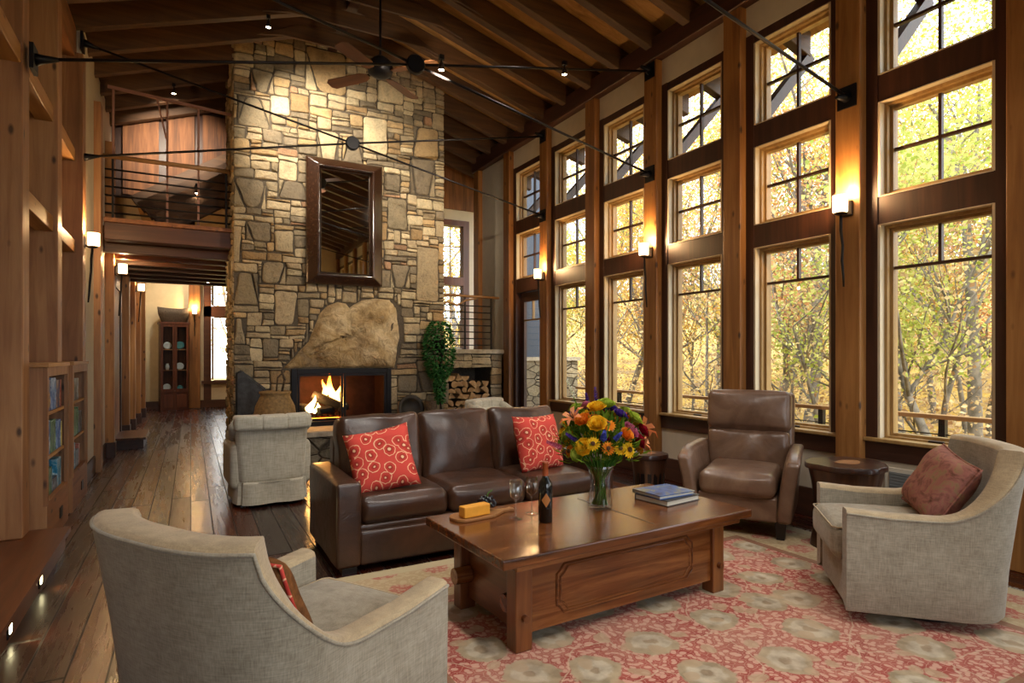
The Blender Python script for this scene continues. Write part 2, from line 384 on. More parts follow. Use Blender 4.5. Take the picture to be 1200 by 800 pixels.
# ------------------------------------------------------------------ geometry helpers
class MB:
    """collects polygons in one mesh"""
    def __init__(s):
        s.v = []; s.f = []; s.mi = []; s.c = []; s.X = Matrix.Identity(4)
    def add(s, vs, fs, mi=0, col=None):
        o = len(s.v)
        s.v += [tuple(s.X @ Vector(p)) for p in vs]
        for f in fs:
            s.f.append(tuple(o + i for i in f)); s.mi.append(mi); s.c.append(col)
    def box(s, x0, x1, y0, y1, z0, z1, mi=0, col=None):
        v = [(x, y, z) for z in (z0, z1) for y in (y0, y1) for x in (x0, x1)]
        s.add(v, [(0, 2, 3, 1), (4, 5, 7, 6), (0, 1, 5, 4), (2, 6, 7, 3), (0, 4, 6, 2), (1, 3, 7, 5)], mi, col)
        return s
    def bar(s, p, q, w, h, up=(0, 0, 1), mi=0):
        p = Vector(p); q = Vector(q); d = (q - p).normalized(); u = Vector(up)
        r = d.cross(u).normalized(); u = r.cross(d)
        vs = []
        for c in (p, q):
            for a, b in ((-1, -1), (1, -1), (1, 1), (-1, 1)): vs.append(c + r * a * w / 2 + u * b * h / 2)
        s.add(vs, [(0, 1, 2, 3), (7, 6, 5, 4), (0, 4, 5, 1), (1, 5, 6, 2), (2, 6, 7, 3), (3, 7, 4, 0)], mi)
        return s
    def tube(s, pts, r, n=8, mi=0, caps=True):
        pts = [Vector(p) for p in pts]; m = len(pts)
        rs = r if isinstance(r, (list, tuple)) else [r] * m
        t0 = (pts[1] - pts[0]).normalized()
        u = t0.orthogonal().normalized(); vs = []; fs = []
        for i, p in enumerate(pts):
            t = ((pts[min(i + 1, m - 1)] - pts[i]).normalized() + (pts[i] - pts[max(i - 1, 0)]).normalized())
            t = t.normalized() if t.length > 1e-6 else t0
            u = (u - t * u.dot(t)).normalized(); w = t.cross(u)
            for k in range(n):
                a = 2 * PI * k / n; vs.append(p + (u * math.cos(a) + w * math.sin(a)) * rs[i])
        for i in range(m - 1):
            for k in range(n):
                a = i * n + k; b = i * n + (k + 1) % n; fs.append((a, b, b + n, a + n))
        if caps: fs.append(tuple(range(n - 1, -1, -1))); fs.append(tuple((m - 1) * n + k for k in range(n)))
        s.add(vs, fs, mi); return s
    def lathe(s, prof, n=24, c=(0, 0, 0), mi=0, caps=True):
        vs = []; fs = []; m = len(prof)
        for r, z in prof:
            for k in range(n):
                a = 2 * PI * k / n; vs.append((c[0] + r * math.cos(a), c[1] + r * math.sin(a), c[2] + z))
        for i in range(m - 1):
            for k in range(n):
                a = i * n + k; b = i * n + (k + 1) % n; fs.append((a, b, b + n, a + n))
        if caps: fs.append(tuple(range(n - 1, -1, -1))); fs.append(tuple((m - 1) * n + k for k in range(n)))
        s.add(vs, fs, mi); return s
    def prism(s, poly, d0, d1, axis='y', mi=0, col=None):
        def P(a, b, d): return {'y': (a, d, b), 'z': (a, b, d), 'x': (d, a, b)}[axis]
        n = len(poly); vs = [P(a, b, d0) for a, b in poly] + [P(a, b, d1) for a, b in poly]
        fs = [tuple(range(n)), tuple(range(2 * n - 1, n - 1, -1))] + [(i, i + n, (i + 1) % n + n, (i + 1) % n) for i in range(n)]
        s.add(vs, fs, mi, col); return s
    def rbox(s, size, r=.03, c=(0, 0, 0), puff=(0, 0, 0), n=6, mi=0, fn=None):
        """rounded, puffed box"""
        hx, hy, hz = (q / 2 for q in size)
        def knots(h):
            e = min(r / h, .95); a = [-1, -1 + e * .3, -1 + e * .65, -1 + e]
            mid = [(-1 + e) + (2 - 2 * e) * (i / n) for i in range(1, n)]
            return a + mid + [-x for x in reversed(a)]
        K = [knots(hx), knots(hy), knots(hz)]; H = (hx, hy, hz)
        vs = []; fs = []; idx = {}
        def vert(q):
            key = tuple(round(x, 5) for x in q)
            if key in idx: return idx[key]
            p = Vector((q[0] * hx, q[1] * hy, q[2] * hz))
            inn = Vector(tuple(max(-H[i] + r, min(H[i] - r, p[i])) for i in range(3)))
            d = p - inn
            if d.length > 1e-7: p = inn + d.normalized() * r
            x, y, z = q
            p.x += puff[0] * x * (1 - y * y) * (1 - z * z); p.y += puff[1] * y * (1 - x * x) * (1 - z * z); p.z += puff[2] * z * (1 - x ** 4) * (1 - y ** 4)
            if fn: p = fn(p, q)
            idx[key] = len(vs); vs.append((p[0] + c[0], p[1] + c[1], p[2] + c[2])); return idx[key]
        for ax in range(3):
            b, d = (ax + 1) % 3, (ax + 2) % 3
            for sg in (-1, 1):
                for i in range(len(K[b]) - 1):
                    for j in range(len(K[d]) - 1):
                        qs = []
                        for (ii, jj) in ((i, j), (i + 1, j), (i + 1, j + 1), (i, j + 1)):
                            q = [0, 0, 0]; q[ax] = sg; q[b] = K[b][ii]; q[d] = K[d][jj]; qs.append(vert(q))
                        fs.append(tuple(qs) if sg > 0 else tuple(reversed(qs)))
        s.add(vs, fs, mi); return s
    def mesh(s, name, mats, smooth=False):
        me = bpy.data.meshes.new(name); me.from_pydata(s.v, [], s.f); 
        for m in (mats if isinstance(mats, (list, tuple)) else [mats]): me.materials.append(M[m] if isinstance(m, str) else m)
        me.polygons.foreach_set('material_index', s.mi)
        if any(c is not None for c in s.c):
            at = me.color_attributes.new('Col', 'FLOAT_COLOR', 'CORNER'); i = 0
            for p, c in zip(me.polygons, s.c):
                for _ in p.vertices: at.data[i].color = c or (.3, .3, .3, 1); i += 1
        if smooth:
            me.polygons.foreach_set('use_smooth', [True] * len(me.polygons))
        me.update(); return me
    def build(s, name, mats, parent=None, loc=(0, 0, 0), rot=(0, 0, 0), smooth=False, bevel=0, subsurf=0, sharp=None):
        me = s.mesh(name, mats, smooth)
        if sharp is not None: me.set_sharp_from_angle(angle=math.radians(sharp))
        o = bpy.data.objects.new(name, me); COL.objects.link(o)
        o.location = loc; o.rotation_euler = rot
        if parent is not None: o.parent = parent
        if bevel:
            b = o.modifiers.new('bevel', 'BEVEL'); b.width = bevel; b.segments = 2; b.limit_method = 'ANGLE'
        if subsurf:
            b = o.modifiers.new('subsurf', 'SUBSURF'); b.levels = b.render_levels = subsurf
        return o

def tag(o, label=None, cat=None, group=None, kind=None):
    if label: o['label'] = label
    if cat: o['category'] = cat
    if group: o['group'] = group
    if kind: o['kind'] = kind
    return o
def thing(name, label, cat, loc=(0, 0, 0), rz=0, group=None, kind=None):
    o = bpy.data.objects.new(name, None); COL.objects.link(o); o.empty_display_size = .1
    o.location = loc; o.rotation_euler = (0, 0, rz)
    return tag(o, label, cat, group, kind)
def struct(o): o['kind'] = 'structure'; return o
def copy_tree(o, parent=None):
    c = o.copy(); COL.objects.link(c)
    if parent is not None: c.parent = parent
    for ch in list(o.children): copy_tree(ch, c)
    return c
ORD = ['first', 'second', 'third', 'fourth', 'fifth', 'sixth', 'seventh', 'eighth', 'ninth', 'tenth', 'eleventh', 'twelfth', 'thirteenth', 'fourteenth', 'fifteenth', 'sixteenth', 'seventeenth', 'eighteenth', 'nineteenth', 'twentieth', 'twenty-first', 'twenty-second', 'twenty-third', 'twenty-fourth']
def light(name, typ, loc, power, color=(1, .75, .45), size=.05, target=None, angle=60, blend=.6):
    d = bpy.data.lights.new(name, typ); d.energy = power; d.color = color
    if typ in ('POINT', 'SPOT'): d.shadow_soft_size = size
    o = bpy.data.objects.new(name, d); COL.objects.link(o); o.location = loc
    if typ == 'SPOT': d.spot_size = math.radians(angle); d.spot_blend = blend
    if target is not None: o.rotation_euler = (Vector(target) - Vector(loc)).to_track_quat('-Z', 'Y').to_euler()
    return o

# ------------------------------------------------------------------ camera
F, VPX, HZ, EYE = 700.0, 214.0, 417.0, 1.35
yaw = math.atan((600 - VPX) / F)
cd = bpy.data.cameras.new('camera'); cam = bpy.data.objects.new('camera', cd); COL.objects.link(cam)
cam.location = (0, 0, EYE); cam.rotation_euler = (PI / 2, 0, -yaw)
cd.sensor_width = 36; cd.lens = 36 * F / 1200; cd.shift_y = (HZ - 400) / 1200; cd.clip_start = .05; cd.clip_end = 400
scene.camera = cam

# ------------------------------------------------------------------ room layout (metres; x to the window wall, y to the chimney)
BAY = 1.128; P0 = 2.83
XW, XG, XP = 4.64, 4.76, 4.56          # wall face, glass plane, post face
YB = -4.0                              # wall behind the viewer
XL = -.88                              # face of the posts on the left
RX, RZ = 1.80, 5.56                    # ridge (underside of rafters)
def roofz(x): return RZ - (x - RX) * .29 if x > RX else RZ - (RX - x) * .35

struct(MB().box(-1.35, 4.9, YB - .2, 18.4, -.2, 0).build('floor', 'floor'))
struct(MB().box(-1.35, -.72, YB, 5.18, .0, .118).box(-1.35, -.69, YB, 5.20, .118, .150).build('step_platform', 'step'))

# posts of the window wall, nearest first
post_y = [P0 + BAY * k for k in range(-6, 7)]
near_words = {9.598: 'beyond the firewood niche, at the end of the white wall'}
for i, y in enumerate(post_y):
    k = round((y - P0) / BAY)
    t = MB().box(XP, XP + .2, -.1, .1, 0, 4.62)
    labels = {-1: 'square cedar post of the window wall, cut by the photo edge behind the linen armchair',
              0: 'square knotty cedar post with a lit sconce, behind the dark stump side table',
              1: 'square knotty cedar post without sconce, behind the tan leather recliner',
              2: 'square knotty cedar post with a lit sconce, between the recliner and the flowers',
              3: 'square knotty cedar post without sconce, straight above the bouquet of flowers',
              4: 'square knotty cedar post with a lit sconce, beside the narrow glass door',
              5: 'square knotty cedar post at the corner of the firewood niche',
              6: 'square cedar post standing alone beyond the white wall behind the niche'}
    o = t.build('timber_post', 'cedar', loc=(0, y, 0), bevel=.008)
    if k in labels: tag(o, labels[k], 'post', 'cedar posts of the window wall')
    else: tag(o, 'square knotty cedar post of the window wall, %s one behind the viewer' % ORD[-2 - k], 'post', 'cedar posts of the window wall')

# wall_right : casings, transoms, plaster, apron in one structure of a few meshes
G1 = (.765, 2.30); G2 = (2.612, 3.232); G3 = (3.54, 4.20)   # glass rows
HG = .315                                                    # half glass width
OF = .05                                                     # frame width round glass
wall = thing('wall_right', None, None, kind='structure')
cas = MB(); pla = MB(); sil = MB(); apr = MB()
for k in range(-6, 6):
    y0 = P0 + BAY * k; y1 = y0 + BAY; ym = (y0 + y1) / 2; hw = HG + OF + .012
    door = (k == 4); blank = (k == 5)
    if blank:
        pla.box(XW, XW + .2, y0, y1, 0, 4.66); continue
    for (a, b) in ((y0 + .08, ym - hw), (ym + hw, y1 - .08)):
        cas.box(XW, XW + .2, a, b, .0 if door else .72, 4.34)
    z = [(G1[1] + OF, G2[0] - OF), (G2[1] + OF, G3[0] - OF)]
    for a, b in z: cas.box(XW + .008, XW + .2, ym - hw, ym + hw, a, b)
    cas.box(XW + .008, XW + .2, ym - hw, ym + hw, G3[1] + OF, 4.34)
    pla.box(XW + .005, XW + .2, y0, y1, 4.34, 4.66)
    if not door:
        sil.box(XW - .045, XW + .14, y0 + .1, y1 - .1, .70, .728)
        apr.box(XW - .012, XW + .02, y0 + .1, y1 - .1, .562, .70)
        pla.box(XW + .005, XW + .2, y0, y1, 0, .70)
cas.build('casing', 'casing', wall); pla.build('plaster', 'plaster', wall); sil.build('sill_board', 'sash', wall, bevel=.006); apr.build('apron', 'casing_y', wall)
bb = MB()
for k in range(-6, 6):
    if k == 4: continue
    y0 = P0 + BAY * k; bb.box(XW - .02, XW + .01, y0 + .1, y0 + BAY - .1, 0, .24)
struct(bb.build('baseboard_right', 'casing_y', bevel=.006))
struct(MB().box(XP - .02, XW + .2, YB, 9.75, 4.62, 4.86).build('trim_1', 'casing_y', bevel=.01))

# windows
def window_parts(par, w2, h, vsplit, hs, fy=0):
    """frame, jamb, muntins and glass in local coords: y along the wall, z up from glass bottom, x to outside"""
    a, b = -w2, w2
    jm = MB(); 
    e = OF + .012
    jm.box(-.118, -.02, b + OF - .006, b + OF + .012, -OF, h + OF); jm.box(-.118, -.02, a - OF - .012, a - OF + .006, -OF, h + OF)
    jm.box(-.118, -.02, a - OF, b + OF, h + OF - .006, h + OF + .002)
    jm.box(-.118, -.02, a - OF, b + OF, -OF - .002, -OF + .006)
    jm.build('jamb', 'jamb', par)
    fr = MB()
    for (x0, x1, m) in ((-.06, -.02, .022), (-.02, .045, 0)):
        o = OF; i = m
        fr.box(x0, x1, a - o, a - i, -o, h + o); fr.box(x0, x1, b + i, b + o, -o, h + o)
        fr.box(x0, x1, a - i, b + i, h + i, h + o); fr.box(x0, x1, a - i, b + i, -o, -i)
    fr.build('sash', 'sash', par, bevel=.003)
    mu = MB()
    if vsplit is not None: mu.box(-.012, .02, -.011, .011, vsplit[0], vsplit[1])
    for z in hs: mu.box(-.0125, .0205, a, b, z - .011, z + .011)
    mu.build('muntin', 'casing', par)
    MB().box(-.003, .003, a, b, 0, h).build('pane', 'pane', par)
wn = 0
bayname = {-1: 'nearest bay, beside the viewer', 0: 'bay behind the linen armchair', 1: 'bay behind the recliner', 2: 'bay between recliner and bouquet', 3: 'bay above the bouquet', 4: 'bay of the glass door'}
for k in range(-6, 5):
    ym = P0 + BAY * (k + .5)
    for r, (z0, z1) in enumerate((G1, G2, G3)):
        if k == 4 and r == 0: continue
        wn += 1
        t = thing('window_%d' % wn, None, None, (XG, ym, z0), kind='structure')
        h = z1 - z0
        if r == 0: window_parts(t, HG, h, (h - .28, h), [h - .28])
        else: window_parts(t, HG, h, (0, h), [h / 2])
        if r == 0:
            MB().rbox((.035, .11, .022), .009, (-.05, 0, -.062 + .03)).build('crank_handle', 'bronze', t, smooth=True)
# glass door in the far bay
ym = P0 + BAY * 4.5
t = thing('door_1', None, None, (XG - .02, ym, 0), kind='structure')
h0, h1, w2 = .16, 2.2, .25
f = MB(); f.box(-.025, .025, -.365, -w2, 0, 2.34).box(-.025, .025, w2, .365, 0, 2.34).box(-.025, .025, -w2, w2, 0, h0 + .1).box(-.025, .025, -w2, w2, h1, 2.34)
f.build('door_leaf', 'casing', t, bevel=.004)
MB().box(-.02, .02, -.01, .01, 1.92, h1).box(-.0205, .0205, -w2, w2, 1.9, 1.922).build('muntin', 'sash', t)
MB().box(-.003, .003, -w2, w2, h0 + .1, h1).build('pane', 'pane', t)
hd = MB(); hd.tube([(-.025, -.31, 1.0), (-.07, -.31, 1.0), (-.075, -.22, 1.0)], .01).box(-.032, -.024, -.33, -.29, .95, 1.12)
hd.build('door_handle', 'black', t, smooth=False)

# left wall and its posts
lw = thing('wall_left', None, None, kind='structure')
MB().box(-1.35, -1.13, YB, 7.34, .15, 4.75).box(-1.3, -.90, 7.34, 18.4, 0, 4.75).build('plaster', 'plaster', lw)
struct(MB().box(-1.13, -.93, YB, 9.7, 4.30, 4.62).build('trim_2', 'cedar_y', bevel=.008))
struct(MB().box(-.91, -.882, 7.45, 8.36, 0, .2).box(-.91, -.882, 8.58, 9.5, 0, .2).box(-.91, -.882, 9.73, 10.1, 0, .2).box(-.91, -.882, 12.3, 17.6, 0, .2).build('baseboard_left', 'casing_y'))
left_y = [P0 + BAY * k for k in range(-6, 6)]
llab = {0: 'thick honey coloured cedar post at the very left edge, nearest of the left row', 1: 'x', 2: 'thick cedar post with a black rod plate, left of both bookcases', 3: 'thick cedar post rising behind the two bookcases, between them',
        4: 'thick cedar post with a lit sconce, past the second bookcase', 5: 'cedar post carrying the left end of the balcony beam'}
for y in left_y:
    k = round((y - P0) / BAY)
    xo = {2: -.92, 3: -.90, 4: -.865, 5: -.83}.get(k, -.93)
    o = MB().box(xo - .26, xo, -.1, .1, .15 if y < 5.1 else 0, 4.35 if k < 5 else 4.3).build('timber_post', 'pine', loc=(0, y, 0), bevel=.008)
    lab = {2: 'thick honey coloured post with a black rod plate, beside the nearer bookcase',
           3: 'thick honey coloured post rising behind the joint of the two bookcases',
           4: 'thick honey coloured post with a lit sconce, past the second bookcase',
           5: 'honey coloured post carrying the left end of the balcony beam'}.get(k)
    if lab is None: lab = 'thick honey coloured post of the platform side, %s one towards the viewer' % ORD[1 - k]
    tag(o, lab, 'post', 'honey coloured posts of the left wall')
# ladder blocks between the left posts
bl = {2.37: 'low', 3.27: 'middle', 4.2: 'top'}
for k in range(0, 4):
    y0 = P0 + BAY * k
    for z in ((2.37, 3.27) if k > 1 else (3.27,)):
        o = MB().box(-.06, .06, .1, BAY - .1, 0, .125).build('blocking_rail', 'pine_y', loc=(-.99, y0, z), bevel=.005)
        if k < 1: tag(o, 'short %s blocking rail between posts of the platform side, nearest the viewer' % ('lower' if z < 3 else 'upper'), 'rail', 'blocking rails between the left posts')
        else: tag(o, '%s short wooden rail between the %s and %s posts of the left row' % ('lower' if z < 3 else 'upper', ORD[k], ORD[k + 1]), 'rail', 'blocking rails between the left posts')

# hall beyond: smaller posts, end wall
hall = [(9.62, -.80, 'hall post next beyond the balcony beam, dark footed'), (11.9, -.78, 'hall post just past the wooden hall step'), (13.0, -.76, 'hall post beneath the far lit sconce'), (14.2, -.74, 'hall post second nearest the glazed cabinet'), (15.5, -.72, 'hall post nearest the glazed cabinet')]
for y, x, lab in hall:
    t = thing('hall_post', lab, 'post', (x, y, 0), 0, 'posts along the hall')
    MB().box(-.2, 0, -.1, .1, .2, 4.2 if y < 10 else 3.6).build('shaft', 'cedar', t, bevel=.006)
    MB().box(-.21, .012, -.112, .112, 0, .2).build('foot_block', 'casing', t, bevel=.004)
t = thing('hall_step', 'low wooden step at a doorway along the hall wall', 'step', (-.7, 10.75, 0))
MB().box(-.22, .2, -.5, .5, 0, .13).build('riser', 'casing_y', t); MB().box(-.24, .23, -.53, .53, .13, .165).build('tread', 'step', t, bevel=.006)
dr = thing('door_2', None, None, (-.885, 10.75, 0), kind='structure')
MB().box(-.02, .02, -.42, .42, .165, 2.35).build('door_leaf', 'pine', dr); MB().box(-.03, .04, -.55, -.42, 0, 2.5).box(-.03, .04, .42, .55, 0, 2.5).box(-.03, .04, -.55, .55, 2.35, 2.5).build('casing', 'casing', dr)
YE = 17.6
we = thing('wall_hall_end', None, None, kind='structure')
x0, x1 = .68, 1.42
MB().box(-1.3, x0 - .05, YE, YE + .2, 0, 5.95).box(x1 + .05, 3.4, YE, YE + .2, 0, 5.95).box(x0 - .05, x1 + .05, YE, YE + .2, 0, .7).box(x0 - .05, x1 + .05, YE, YE + .2, 3.35, 5.95).box(3.3, 3.4, 10.6, YE, 0, 5.9).build('plaster', 'wallcream', we)
MB().box(x0 - .2, x0 - .02, YE - .03, YE + .1, .2, 3.5).box(x0 - .2, x1 + .2, YE - .03, YE + .1, 2.38, 2.66).box(x1 + .02, x1 + .2, YE - .03, YE + .1, .2, 3.5).box(x0 - .25, x1 + .25, YE - .06, YE + .1, .62, .70).build('casing', 'casing_x', we)
struct(MB().box(-1.0, 3.3, YE - .03, YE, 0, .2).build('baseboard_end', 'casing_x'))
for nm, z0, z1, hs in (('window_40', .72, 2.36, 1.36), ('window_41', 2.68, 3.32, .32)):
    t = thing(nm, None, None, ((x0 + x1) / 2, YE + .06, z0), PI / 2, kind='structure')
    h = z1 - z0; w_ = (x1 - x0) / 2 - .04
    mu = MB().box(-.015, .015, -.011, .011, hs if h > 1 else 0, h).box(-.0155, .0155, -w_, w_, hs - .011, hs + .011)
    mu.build('muntin', 'sash', t); MB().box(-.03, .03, -w_ - .05, -w_, 0, h).box(-.03, .03, w_, w_ + .05, 0, h).box(-.03, .03, -w_, w_, -.03, 0).box(-.03, .03, -w_, w_, h, h + .03).build('sash', 'sash', t)
    MB().box(-.003, .003, -w_, w_, 0, h).build('pane', 'pane', t)
o = MB().box(.14, .40, YE - .12, YE - .001, 0, 4.0).build('timber_post', 'cedar', bevel=.008); tag(o, 'cedar post with a lit sconce on the far hall wall, between cabinet and window', 'post')

# rear wall behind the viewer (the mirror sees it)
wr = thing('wall_rear', None, None, kind='structure')
MB().box(-1.35, .2, YB - .2, YB, 0, 5.4).box(3.6, 4.9, YB - .2, YB, 0, 5.4).box(.2, 3.6, YB - .2, YB, 3.7, 5.7).box(.2, 3.6, YB - .2, YB, 0, .5).build('plaster', 'wallcream', wr)
MB().box(.05, .2, YB - .1, YB + .03, .4, 3.85).box(3.6, 3.75, YB - .1, YB + .03, .4, 3.85).box(.05, 3.75, YB - .1, YB + .03, 3.7, 3.85).box(.05, 3.75, YB - .1, YB + .05, .4, .5).box(1.85, 1.95, YB - .1, YB + .03, .5, 3.7).build('casing', 'casing_x', wr)
MB().box(.2, 3.6, YB - .11, YB - .105, .5, 3.7).build('pane', 'pane', wr)

# ------------------------------------------------------------------ roof
dk = MB(); th = .05
R_T = .26                               # rafter depth
def quad(xa, za, xb, zb, y0, y1):
    dk.add([(xa, y0, za), (xb, y0, zb), (xb, y1, zb), (xa, y1, za), (xa, y0, za + th), (xb, y0, zb + th), (xb, y1, zb + th), (xa, y1, za + th)],
           [(0, 3, 2, 1), (4, 5, 6, 7), (0, 1, 5, 4), (1, 2, 6, 5), (2, 3, 7, 6), (3, 0, 4, 7)])
zt = R_T + .012
Y0, Y1 = YB - .3, 18.4
for a, b in ((RX, 5.75), (-1.4, RX)):
    quad(a, roofz(a) + zt, b, roofz(b) + zt, Y0, Y1)
struct(dk.build('ceiling', 'deckwood'))
struct(MB().box(RX - .06, RX + .06, Y0, Y1, RZ - .02, RZ + .25).build('trim_3', 'casing_y'))
def rafter_mesh(xa, xb):
    m = MB()
    za, zb = roofz(xa), roofz(xb)
    m.prism([(xa, za), (xb, zb), (xb, zb + R_T), (xa, za + R_T)], -.05, .05, 'y'); return m
rR = rafter_mesh(RX + .05, 5.68).mesh('roof_rafter', 'rafter'); rL = rafter_mesh(-1.3, RX - .05).mesh('roof_rafter', 'rafter')
ct = MB(); xl = RX - (RZ - 5.31) / .35; xr = RX + (RZ - 5.31) / .29
ct.prism([(xl - .3, roofz(xl - .3) + .04), (xl, 5.31), (xr + .05, 5.31), (xr + .35, roofz(xr + .35) + .02), (xr - .2, 5.50), (xl + .2, 5.50)], -.085, -.052, 'y')
ctm = ct.mesh('collar_tie', 'rafter')
ry = [P0 + BAY * .5 * k for k in range(-11, 15)]
def rorder(y):
    k = round((y - P0) / (BAY * .5)); return 11 - k
for y in ry:
    q = rorder(y)
    if q >= 0: where = '%s counting out from the stone chimney' % ORD[q]
    else: where = '%s one behind the face of the chimney' % ORD[-q - 1]
    for nm, me, lab in (('roof_rafter', rR, 'timber rafter sloping to the window wall, %s'), ('roof_rafter', rL, 'timber rafter sloping to the left wall, %s'), ('collar_tie', ctm, 'level collar timber joining a rafter pair, %s')):
        if y > 8.0 and nm == 'collar_tie': continue
        o = bpy.data.objects.new(nm, me); COL.objects.link(o); o.location = (0, y, 0)
        b = o.modifiers.new('bevel', 'BEVEL'); b.width = .006; b.segments = 1
        tag(o, lab % where, 'rafter' if nm == 'roof_rafter' else 'collar beam', 'rafters of the window side' if me is rR else ('rafters of the left side' if me is rL else 'collar timbers'))

# ------------------------------------------------------------------ loft, balcony and far gable
yb = 8.66
t = thing('balcony_beam', 'heavy timber edge beam under the balcony railing', 'beam', (0, yb, 0))
MB().box(-.82, .57, -.1, .1, 2.745, 2.95).build('beam', 'casing_x', t, bevel=.008); MB().box(-.82, .57, -.13, .1, 2.95, 3.0).build('cap', 'cedar_y', t)
for i in range(7):
    y = 9.1 + .56 * i
    o = MB().box(-.95, 2.2, -.06, .06, 2.66, 2.86).build('floor_joist', 'casing_x', loc=(0, y, 0), bevel=.005)
    tag(o, 'dark timber joist under the balcony floor, %s behind the edge beam' % ORD[i], 'joist', 'joists under the balcony')
struct(MB().box(-.95, 3.3, 8.76, 12.6, 2.862, 2.94).build('slab_balcony', 'barn'))
# railing
t = thing('balcony_railing', 'thin steel balcony railing with a round wooden handrail, left of the chimney', 'railing', (0, yb, 0))
MB().tube([(-.84, -.02, 3.755), (.57, -.02, 3.76)], .028, 10).build('handrail', 'railwood', t, smooth=True)
for i in range(6):
    z = 3.08 + .105 * i
    MB().tube([(-.82, 0, z), (.57, 0, z)], .011, 6).build('rail', 'iron', t, smooth=True)
for x in (-.74, .50):
    MB().box(x - .012, x + .012, -.012, .012, 3.0, 3.74).build('baluster', 'iron', t)
# steel frame and barn board wall of the loft
t = thing('loft_window_frame', 'thin steel frame with struts standing over the balcony railing', 'frame', (0, 8.74, 0))
MB().bar((-.80, 0, 4.63), (.57, 0, 4.545), .03, .035).build('top_bar', 'rustbar', t)
for x, z in ((-.74, 4.6), (-.17, 4.57), (.18, 4.55)):
    MB().box(x - .012, x + .012, -.012, .012, 3.0, z).build('upright', 'rustbar', t)
MB().bar((-.28, 0, 4.58), (-.18, 0, 4.1), .02, .02).build('brace', 'rustbar', t)
wl = thing('wall_loft', None, None, kind='structure')
MB().box(-.95, 3.3, 12.6, 12.75, 2.94, 3.72).build('plaster', 'plaster', wl)
bw = MB()
for (a, b) in ((-.76, -.31), (-.20, .16), (.27, 1.0)):
    bw.box(a, b, 10.3, 10.33, 3.7, 5.06 - .05 * a)
bw.build('gable_panels', 'barn', wl)
bw = MB().box(-1.0, 1.3, 10.35, 10.4, 3.66, 5.6)
bw.build('gable_backing', 'casing', wl)
for i in range(5):
    o = MB().bar((-.62, 0, 3.42), (1.2, 0, 4.62 - .0 * i), .09, .16).build('loft_rafter', 'rafter', loc=(.10 * i, 10.2 - .27 * i, .16 - .14 * i), bevel=.005)
    tag(o, 'dark sloping rafter seen through the balcony railing, %s from the back' % ORD[i], 'rafter', 'loft rafters')
o = MB().box(.02, .2, 12.45, 12.6, 2.94, 3.9).build('timber_post', 'casing', bevel=.005); tag(o, 'short dark post against the white loft wall, behind the railing', 'post')
# right nook behind the niche
wk = thing('wall_nook', None, None, kind='structure')
MB().box(3.2, 4.28, 10.6, 10.75, 0, 4.16).box(4.80, 5.1, 10.6, 10.75, 0, 4.16).box(4.28, 4.80, 10.6, 10.75, 0, 1.5).box(4.28, 4.80, 10.6, 10.75, 3.86, 4.16).build('plaster', 'plaster', wk)
MB().box(3.2, 5.1, 10.55, 10.76, 4.16, 5.6).build('gable_boards', 'barn', wk)
MB().box(4.20, 4.3, 10.53, 10.7, 1.45, 3.95).box(4.74, 4.86, 10.53, 10.7, 1.45, 3.95).box(4.3, 4.74, 10.53, 10.7, 3.84, 3.95).box(4.3, 4.74, 10.53, 10.7, 2.70, 2.86).build('casing', 'cabinet', wk)
for nm, z0, z1 in (('window_42', 1.5, 2.7), ('window_43', 2.86, 3.84)):
    t = thing(nm, None, None, (4.52, 10.66, z0), PI / 2, kind='structure'); h = z1 - z0
    MB().box(-.01, .01, -.009, .009, 0, h).box(-.0105, .0105, -.22, .22, h * .6, h * .6 + .018).build('muntin', 'sash', t)
    MB().box(-.003, .003, -.22, .22, 0, h).build('pane', 'pane', t)
struct(MB().box(3.2, 4.7, 8.75, 10.6, 1.38, 1.44).build('floor_nook', 'floor'))
